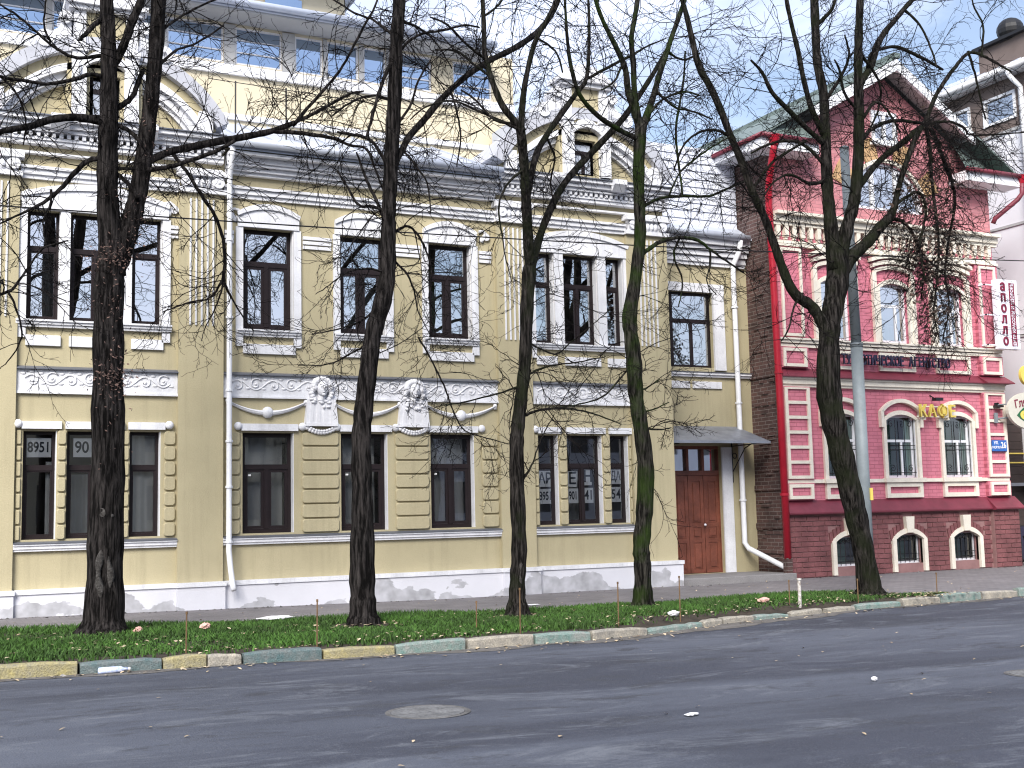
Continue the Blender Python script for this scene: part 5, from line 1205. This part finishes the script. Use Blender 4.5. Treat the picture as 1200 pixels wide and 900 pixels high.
# ---------------------------------------------------------------- trees
def catmull(p, per=4):
    P = [np.array(q, float) for q in p]; out = []
    for i in range(len(P)-1):
        a = P[max(i-1, 0)]; b = P[i]; c = P[i+1]; d = P[min(i+2, len(P)-1)]
        for k in range(per):
            t = k/per; out.append(.5*((2*b)+(c-a)*t+(2*a-5*b+4*c-d)*t*t+(3*b-a-3*c+d)*t**3))
    out.append(P[-1]); return out
class Twigs:                                           # fast collector for thin three-sided tubes
    def __init__(s): s.v = []; s.f = []
    def path(s, pts, r0, r1, n=3):
        b = len(s.v); m = len(pts)
        for i, p in enumerate(pts):
            q = pts[min(i+1, m-1)]; o = pts[max(i-1, 0)]
            tx, ty, tz = q[0]-o[0], q[1]-o[1], q[2]-o[2]; l = math.sqrt(tx*tx+ty*ty+tz*tz) or 1; tx /= l; ty /= l; tz /= l
            if abs(tz) < .9: ax, ay, az = -ty, tx, 0.
            else: ax, ay, az = 1., 0., 0.
            d = ax*tx+ay*ty+az*tz; ax -= d*tx; ay -= d*ty; az -= d*tz; l = math.sqrt(ax*ax+ay*ay+az*az) or 1; ax /= l; ay /= l; az /= l
            bx_, by_, bz_ = ty*az-tz*ay, tz*ax-tx*az, tx*ay-ty*ax
            r = r0+(r1-r0)*i/(m-1)
            for k in range(n):
                w = 6.2832*k/n; c, q2 = math.cos(w)*r, math.sin(w)*r
                s.v.append((p[0]+ax*c+bx_*q2, p[1]+ay*c+by_*q2, p[2]+az*c+bz_*q2))
        for i in range(m-1):
            for k in range(n):
                s.f.append((b+i*n+k, b+i*n+(k+1) % n, b+(i+1)*n+(k+1) % n, b+(i+1)*n+k))
    def build(s, name, mt, parent):
        me = bpy.data.meshes.new(name); o3 = OFF[parent]; v = np.array(s.v, dtype=np.float64)-np.array(o3)
        me.from_pydata(v.tolist(), [], s.f); me.materials.append(M[mt])
        o = bpy.data.objects.new(name, me); COL.objects.link(o); o.parent = parent; OFF[o] = o3; return o
def leaf_quads(m, c, r, rnd, n, size=.05, el=1.):
    for k in range(n):
        p = Vector((c[0]+rnd.gauss(0, r), c[1]+rnd.gauss(0, r), c[2]+rnd.gauss(0, r*el)))
        a = Vector((rnd.uniform(-1, 1), rnd.uniform(-1, 1), rnd.uniform(-1, 1))).normalized(); b = a.orthogonal().normalized(); s = size*rnd.uniform(.5, 1.2)
        m.add([p-a*s, p-b*s*.5+a*.1*s, p+a*s, p+b*s*.5], [(0, 1, 2, 3)])
def scar(H, x, y, z, rx, rz, rnd):                     # bare wood where bark is missing
    m = MB().ball((0, 0, 0), (1, 1, 1), 14, 16); ph = rnd.uniform(0, 6)
    m.v = [(x+px*rx*(1+.35*math.sin(pz*5+ph)+rnd.uniform(-.1, .1))+.02*math.sin(pz*3+ph), y+py*.035, z+pz*rz) for px, py, pz in m.v]
    m.build('bark_scar', 'scar', H, smooth=True)
def tree(key, label, bk, seed, dens=1., weep=(), leaves=(), scars=()):
    rnd = random.Random(seed); L = LIMBS[key]
    limbs = [[(l[i]/100, l[i+1]/100, l[i+2]/100, l[i+3]/1000) for i in range(0, len(l), 4)] for l in L]
    bx0, by0 = limbs[0][0][0], limbs[0][0][1]; base = (bx0, by0, gz(bx0)+.115)
    H = thing('bare_tree', label, 'tree', base, 'bare street trees on the grass verge')
    tw = Twigs(); lv = MB(); lp = MB()
    for li, l in enumerate(limbs):
        pts = catmull(l, 5)
        if li == 0:
            p0 = pts[0].copy(); p0[2] = base[2]-.12; p0[3] *= 1.15; pts = [p0]+[q for q in pts if q[2] > base[2]-.05]
        big = max(q[3] for q in l)
        a, b = pts[-1], pts[-2]; dv = (a[:3]-b[:3])/(np.linalg.norm(a[:3]-b[:3])+1e-9)
        if big > .09 and a[3] > .06:                   # close a forked stem with a dome, not a flat cut
            for f, g in ((.45, .86), (.8, .55), (.95, .2)): pts.append(np.array([*(a[:3]+dv*a[3]*f), a[3]*g]))
        elif li and l[0][3] > .02:                     # root each limb inside its parent
            a = pts[0]; dv = (pts[1][:3]-a[:3])/(np.linalg.norm(pts[1][:3]-a[:3])+1e-9); pts = [np.array([*(a[:3]-dv*a[3]*1.2), a[3]*1.1])]+pts
        n = 16 if big > .08 else (9 if big > .04 else 6)
        # uneven bark outline
        ph = rnd.uniform(0, 6)
        rad = [max(.0035, q[3]*(1+.05*math.sin(i*1.7+ph)+rnd.uniform(-.03, .03))) for i, q in enumerate(pts)]
        w = .006 if big < .05 else .0
        P3 = [Vector((q[0]+rnd.uniform(-w, w), q[1]+rnd.uniform(-w, w), q[2]+rnd.uniform(-w, w))) for q in pts]
        mb = MB(); mb.tube(P3, rad, n)
        if n == 16:                                    # ridges and root flare
            for vi, v in enumerate(mb.v):
                i = vi//n; k = vi % n; c = P3[i]; f = 1+.05*math.sin(k*2.1+i*.35+ph)+.04*math.sin(k*4.7-i*.2)
                if li == 0: f += .28*math.exp(-max(0, (c.z-base[2]))/.16)*(1+.6*math.sin(k*1.2+ph))
                mb.v[vi] = (c.x+(v[0]-c.x)*f, c.y+(v[1]-c.y)*f, v[2])
        o = mb.build('trunk' if li == 0 else 'limb', bk, H, smooth=True)
        # side branches
        for i in range(len(pts)-1):
            p, q = pts[i], pts[i+1]; seg = math.dist(p[:3], q[:3]); r = p[3]
            if r > .13 and p[2] < 5.5: continue
            if p[2] < 3.3 and r > .03: continue
            rate = (4.1 if r < .05 else 2.2)*dens
            if p[2] > 9.6: rate *= .4
            k = int(seg*rate+rnd.random())
            for _ in range(k):
                t = rnd.random(); s = tuple(p[j]+(q[j]-p[j])*t for j in range(3))
                ax = Vector([q[j]-p[j] for j in range(3)]).normalized()
                d = Vector((rnd.gauss(0, 1), rnd.gauss(0, .8), rnd.gauss(-.1, .8))); d -= ax*d.dot(ax)*.8
                if d.length < .1: continue
                d = d.normalized()*.9+ax*.5
                grow(tw, s, d.normalized(), rnd.uniform(.6, 2.0)*(1.0 if r > .02 else .75), min(.010, max(.005, r*.55)), 0, rnd)
        if li in weep:
            for i in range(2, len(pts)-1):
                p = pts[i]
                for _ in range(2):
                    grow(tw, tuple(p[:3]), Vector((rnd.gauss(0, .7), rnd.gauss(0, .7), -.5)).normalized(), rnd.uniform(.4, .9), .007, 1, rnd, .3)
                leaf_quads(lv, (p[0]+rnd.uniform(-.15, .15), p[1], p[2]-.1), .14, rnd, 30 if p[2] < 7.4 else 14, .055, 1.6)
    for c, r, n, el in leaves: leaf_quads(lp, c, r, rnd, int(n*1.8), .027, el)
    tw.build('twigs', 'twig', H)
    for (x, y, z, rx, rz) in scars: scar(H, x, y+.016, z, rx, rz, rnd)
    if lp.v: lp.build('clinging_leaves', 'pale_leaf', H, recalc=False)
    if lv.v: lv.build('dry_leaves', 'brown_leaf', H, recalc=False)
def grow(tw, s, d, length, r, lev, rnd, grav=.0):
    """one twig: a long gentle arc that zigzags at its buds and carries finer twigs"""
    n = (11, 7, 4)[lev]; pts = [s]; p = Vector(s); d = d.copy(); st = length/n
    g = grav or (rnd.uniform(-.03, .11) if lev == 0 else rnd.uniform(-.07, .09)); up = rnd.random() < .55
    bend = Vector((rnd.gauss(0, .06), rnd.gauss(0, .06), 0)); k = (.15, .19, .24)[lev]
    for i in range(n):
        d = Vector((d.x+bend.x+rnd.gauss(0, k), d.y+bend.y+rnd.gauss(0, k), d.z+rnd.gauss(0, k)-g+(.14 if up and i > n*.5 else 0))).normalized()
        p = p+d*st*rnd.uniform(.75, 1.25); pts.append((p.x, p.y, p.z))
        if lev < 2 and i > 0 and rnd.random() < (.78 if lev == 0 else .5):
            e = Vector((d.x+rnd.gauss(0, .65), d.y+rnd.gauss(0, .65), d.z+rnd.gauss(-.08, .65))).normalized()
            grow(tw, pts[-1], e, length*rnd.uniform(.25, .65)*(1-.5*i/n), max(.0034, r*.6), lev+1, rnd)
    tw.path(pts, r, max(.0026, r*.4), 3)

tree('a', 'thick bare tree forked into two stems, brown leaves clinging to its trunk', 'bark', 21, 1.1,
     leaves=[((2.22, -4.3, 5.25), .15, 150, .8), ((2.25, -4.28, 3.6), .13, 140, 1.4), ((2.5, -4.3, 5.8), .16, 50, 1.5), ((2.2, -4.25, 4.6), .12, 50, 1.6), ((2.75, -4.3, 7.3), .12, 50, 3.), ((2.2, -4.25, 2.9),   .12, 14, 2.5)],
     scars=[(2.13, -4.235, .95, .05, .34), (2.25, -4.235, 1.0, .045, .3), (2.2, -4.22, 1.75, .075, .11)])
tree('b', 'slender bare tree with one dark kinked stem beside the garland relief', 'bark', 22, 1.25)
tree('c', 'bare tree forked narrowly in front of the fluted pilaster by the АРЕНДА window', 'bark_half', 23, .9, scars=[(8.14, -4.79, .75, .035, .3)])
tree('d', 'mossy green trunked bare tree with a wavy stem next to the street door', 'bark_moss', 24, .9, scars=[(10.56, -4.485, .62, .06, .33)])
tree('e', 'leaning bare tree in front of the pink house with a hanging clump of dry leaves', 'bark_half', 25, 1.2, weep=(8, 9, 27, 28))

# ---------------------------------------------------------------- grass, leaves, litter
def grass():
    rnd = np.random.default_rng(4); n = 130000
    x = rnd.uniform(-4, 15.9, n); kyv = np.interp(x, [a for a, _ in KERB], [b for _, b in KERB]); vyv = np.interp(x, [a for a, _ in VERGE], [b for _, b in VERGE])
    y = kyv+.16+(vyv-kyv-.18)*rnd.random(n)
    # thin and bare places
    nz = np.sin(x*1.9+y*1.1)+np.sin(x*.7-y*2.3+1)+np.sin(x*3.7+y*3.1)*.6
    near = (y-kyv)/(vyv-kyv)
    keep = rnd.random(n) < np.clip(1.0-.55*(x > 12)-.75*((x > 8.9)&(x < 12.2)&(near < .38))-.7*(near < .10)-.3*(near < .2)+.2*nz, .04, 1)
    for tx, ty in ((2.22, -4), (5.63, -4.76), (8.1, -4.7), (10.5, -4.4), (14.86, -4.9)): keep &= ((x-tx)**2+(y-ty)**2) > .12+.1*rnd.random(n)
    x, y, nz = x[keep], y[keep], nz[keep]; n = len(x)
    z = -.012*(np.clip(x, -5, 9)-5)+.11
    h = rnd.uniform(.025, .085, n)*(1+.35*nz/2); a = rnd.uniform(0, 6.283, n); w = rnd.uniform(.006, .012, n); ln = rnd.uniform(.0, .10, n); b = rnd.uniform(0, 6.283, n)
    v = np.empty((n, 5, 3))
    ca, sa = np.cos(a)*w, np.sin(a)*w; lx, ly = np.cos(b)*ln, np.sin(b)*ln
    v[:, 0] = np.stack([x-ca, y-sa, z], -1); v[:, 1] = np.stack([x+ca, y+sa, z], -1)
    v[:, 2] = np.stack([x+ca*.7+lx*.4, y+sa*.7+ly*.4, z+h*.6], -1); v[:, 3] = np.stack([x-ca*.7+lx*.4, y-sa*.7+ly*.4, z+h*.6], -1); v[:, 4] = np.stack([x+lx, y+ly, z+h], -1)
    i = np.arange(n)*5
    me = bpy.data.meshes.new('grass'); q = np.stack([i, i+1, i+2, i+3], -1); t = np.stack([i+3, i+2, i+4], -1)
    me.vertices.add(5*n); me.vertices.foreach_set('co', v.reshape(-1))
    loops = np.concatenate([q.reshape(-1), t.reshape(-1)]); me.loops.add(len(loops)); me.loops.foreach_set('vertex_index', loops.astype(np.int32))
    me.polygons.add(2*n); me.polygons.foreach_set('loop_start', np.concatenate([np.arange(n)*4, 4*n+np.arange(n)*3]).astype(np.int32)); me.polygons.foreach_set('loop_total', np.concatenate([np.full(n, 4), np.full(n, 3)]).astype(np.int32))
    me.update(calc_edges=True); me.materials.append(M['grass_blade'])
    o = bpy.data.objects.new('grass', me); COL.objects.link(o); tag(o, 'short green autumn grass on the verge under the trees', 'grass'); o['kind'] = 'stuff'
    # fallen leaves
    r2 = random.Random(9); m = MB()
    def leaf(x, y, z, s):
        a = r2.uniform(0, 6.28); t = r2.uniform(-.35, .35); ca, sa = math.cos(a), math.sin(a)
        P = [(-1, 0), (-.4, -.5), (.3, -.55), (1, 0), (.3, .55), (-.4, .5)]
        m.add([(x+s*(u*ca-v_*sa), y+s*(u*sa+v_*ca), z+s*.3*(abs(v_))+s*t*u) for u, v_ in P], [tuple(range(6))])
    for k in range(1500):
        x = r2.uniform(-3, 15.8); f = abs(r2.gauss(0, .38)); y = ky(x)+.15+min(.97, f)*(vy(x)-ky(x)-.2)
        if math.sin(x*2.3+y*1.7)+math.sin(x*.9-y*3.1)+r2.uniform(-1.2, 1.2) < -.2: continue
        leaf(x, y, gz(x)+.115+r2.uniform(.01, .06), r2.uniform(.02, .042))
    for k in range(260):
        x = r2.uniform(-3, 19); y = ky(x)-abs(r2.gauss(0, .22))-.02; leaf(x, y, gz(x)+.012, r2.uniform(.02, .04))
    for k in range(60):
        x = r2.uniform(-2, 16); y = r2.uniform(-15, -8); leaf(x, y, gz(x)+.012, r2.uniform(.015, .03))
    for k in range(90):
        x = r2.gauss(15.6, .5); y = ky(x)+r2.uniform(-.15, .5); leaf(x, y, gz(x)+.13+r2.uniform(0, .02), r2.uniform(.025, .045))
    for k in range(140):
        x = r2.uniform(-3, 24); y = r2.uniform(vy(min(x, 15.5)), -.2) if x < 15.5 else r2.uniform(-5, -.3); leaf(x, y, gz(x)+.112, r2.uniform(.015, .03))
    for tx, ty in ((2.22, -4), (5.63, -4.76), (8.1, -4.7), (10.5, -4.4), (14.86, -4.9)):
        for k in range(26): leaf(tx+r2.gauss(0, .3), ty-.15+r2.gauss(0, .2), gz(tx)+.14, r2.uniform(.025, .045))
    o = m.build('fallen_leaves', 'dry_leaf', None, recalc=False); tag(o, 'small dry fallen leaves scattered over the verge, kerb and road', 'leaves'); o['kind'] = 'stuff'
grass()
def crumbs():
    r = random.Random(14); m = MB()
    for k in range(420):
        x = r.uniform(-3.5, 17) if k < 300 else r.uniform(17.1, 24); y = (-.24 if x < 14.1 else (-.4 if x < 17 else -.1))-abs(r.gauss(0, .12)); s = r.uniform(.012, .04)
        if k % 4 == 0: x = r.uniform(-3, 19); y = ky(x)-abs(r.gauss(0, .15))-.02; z = gz(x)
        else: z = gz(x)+.1
        v = [(x+s*r.uniform(-1.6, 1.6), y+s*r.uniform(-1, 1), z) for _ in range(3)]+[(x, y, z+s*r.uniform(.3, .8))]
        m.add(v, [(0, 1, 3), (1, 2, 3), (2, 0, 3), (0, 2, 1)])
    o = m.build('plaster_crumbs', 'crumb', None); tag(o, 'crumbs of plaster and grit along the wall foot and gutter', 'grit'); o['kind'] = 'stuff'
crumbs()

def crumple(name, mt, label, cat, c, sx, sy, sz, seed, rough=.35):
    r = random.Random(seed); m = MB(); m.ball((0, 0, 0), (1, 1, 1), 12, 8)
    m.v = [(x*sx*(1+r.uniform(-rough, rough)), y*sy*(1+r.uniform(-rough, rough)), sz+z*sz*(1+r.uniform(-rough, rough)*.6)) for x, y, z in m.v]
    o = m.build(name, mt, None); o.location = c; return tag(o, label, cat)
def litter():
    g = lambda x: gz(x)
    crumple('crumpled_paper', 'litter_pink', 'pink crumpled paper lying in the grass by a thin rod', 'litter', (3.45, -4.6, g(3.45)+.15), .07, .05, .045, 1)
    crumple('torn_bag', 'litter_white', 'flattened white plastic bag on the grass edge by the pavement', 'litter', (4.75, -3.35, g(4.75)+.13), .26, .07, .03, 2)
    crumple('crumpled_wrapper', 'litter_pink', 'small reddish wrapper beside the thick forked tree', 'litter', (2.62, -4.35, g(2.6)+.12), .06, .05, .045, 3)
    crumple('orange_wrapper', 'litter_pink', 'orange and white wrapper on the grass behind the kerb gap', 'litter', (12.35, -5.2, g(12)+.13), .10, .06, .045, 4)
    crumple('paper_scrap', 'litter_white', 'white paper scrap lying on the open asphalt', 'litter', (5.57, -12.98, g(5.6)+.003), .06, .035, .012, 5)
    crumple('white_wrapper', 'litter_white', 'white wrapper on the grass in front of the mossy tree', 'litter', (9.9, -6.25, g(9.9)+.13), .09, .05, .04, 6)
    crumple('tissue', 'litter_white', 'white tissue on the pavement near the mossy tree', 'litter', (9.35, -2.7, g(9.3)+.103), .17, .05, .012, 7)
    crumple('paper_crumb', 'litter_white', 'tiny white crumb of paper far out on the road', 'litter', (8.2, -12.2, g(8)+.003), .03, .03, .02, 8)
    x = 1.86; o = thing('plastic_bottle', 'blue and white plastic bottle lying against the dark green kerb stone', 'bottle', (x, ky(x)-.07, g(x)))
    b = MB().tube([(x-.16, ky(x)-.07, g(x)+.036), (x-.15, ky(x)-.07, g(x)+.036), (x+.07, ky(x)-.06, g(x)+.036), (x+.11, ky(x)-.058, g(x)+.036), (x+.15, ky(x)-.056, g(x)+.036)], [.025, .036, .036, .016, .014], 12).build('body', 'bottle_blue', o, smooth=True)
    MB().tube([(x+.15, ky(x)-.056, g(x)+.036), (x+.17, ky(x)-.055, g(x)+.036)], .017, 10).build('cap', 'litter_white', o)
    # manholes
    for cx, cy, r, lab in ((3.8, -11.72, .31, 'round worn manhole cover set in the asphalt'), (9.85, -12.65, .24, 'worn manhole cover on the road beyond the loose kerb stones')):
        o = thing('manhole_cover', lab, 'manhole', (cx, cy, g(cx)))
        z = g(cx)
        m = MB(); 
        for k in range(28):
            a, b = 2*math.pi*k/28, 2*math.pi*(k+1)/28
            m.add([(cx+q*math.cos(t), cy+q*math.sin(t), zz) for t in (a, b) for q, zz in ((r, z+.004), (r+.025, z+.009), (r+.05, z+.003))], [(0, 3, 4, 1), (1, 4, 5, 2)])
        m.build('frame_ring', 'cast_iron', o, recalc=False)
        MB().disc((cx, cy, z+.001), r-.004, .005, 32).build('lid', 'manhole', o)
        m = MB()
        for i in range(-3, 4):
            for j in range(-3, 4):
                if i*i+j*j < 10: m.box(cx+i*.075-.02, cx+i*.075+.02, cy+j*.075-.02, cy+j*.075+.02, z+.006, z+.008)
        m.build('studs', 'manhole', o)['kind'] = 'stuff'
    rods = [(2.71, -7.12, .45, 'thin rusty rod upright in the grass beside the pink crumpled paper'), (4.19, -7.3, .54, 'thin rusty rod at the joint of a dark and a cream kerb stone'), (6.66, -6.39, .37, 'short thin rod between the kinked tree and the narrow forked tree'),
            (6.91, -7.2, .57, 'thin rod by the kerb next to the narrow forked tree'), (8.56, -6.9, .58, 'thin pale rod in front of the mossy tree'), (9.77, -6.6, .6, 'thin rod opposite the street door'),
            (12.51, -5.9, .42, 'stubby thick white post where the kerb stones lie loose'), (12.55, -5.6, .38, 'thin rod close beside the thick white post'), (13.8, -5.8, .35, 'thin rod by the leaning tree'), (15.75, -5.6, .36, 'thin dark rod at the tip of the grass verge')]
    for x, y, h, lab in rods:
        o = thing('marker_rod', lab, 'rod', (x, y, g(x)+.1), 'thin marker rods along the verge'); t = .028 if 'stubby' in lab else .009
        mt = 'peeling' if 'stubby' in lab else 'rust_rod'
        MB().tube([(x, y, g(x)), (x+.006, y, g(x)+.11+h)], t, 8).build('rod', mt, o)
        MB().tube([(x+.006, y, g(x)+.1+h), (x+.006, y, g(x)+.13+h)], t*1.5, 8).build('tip', mt, o)
litter()
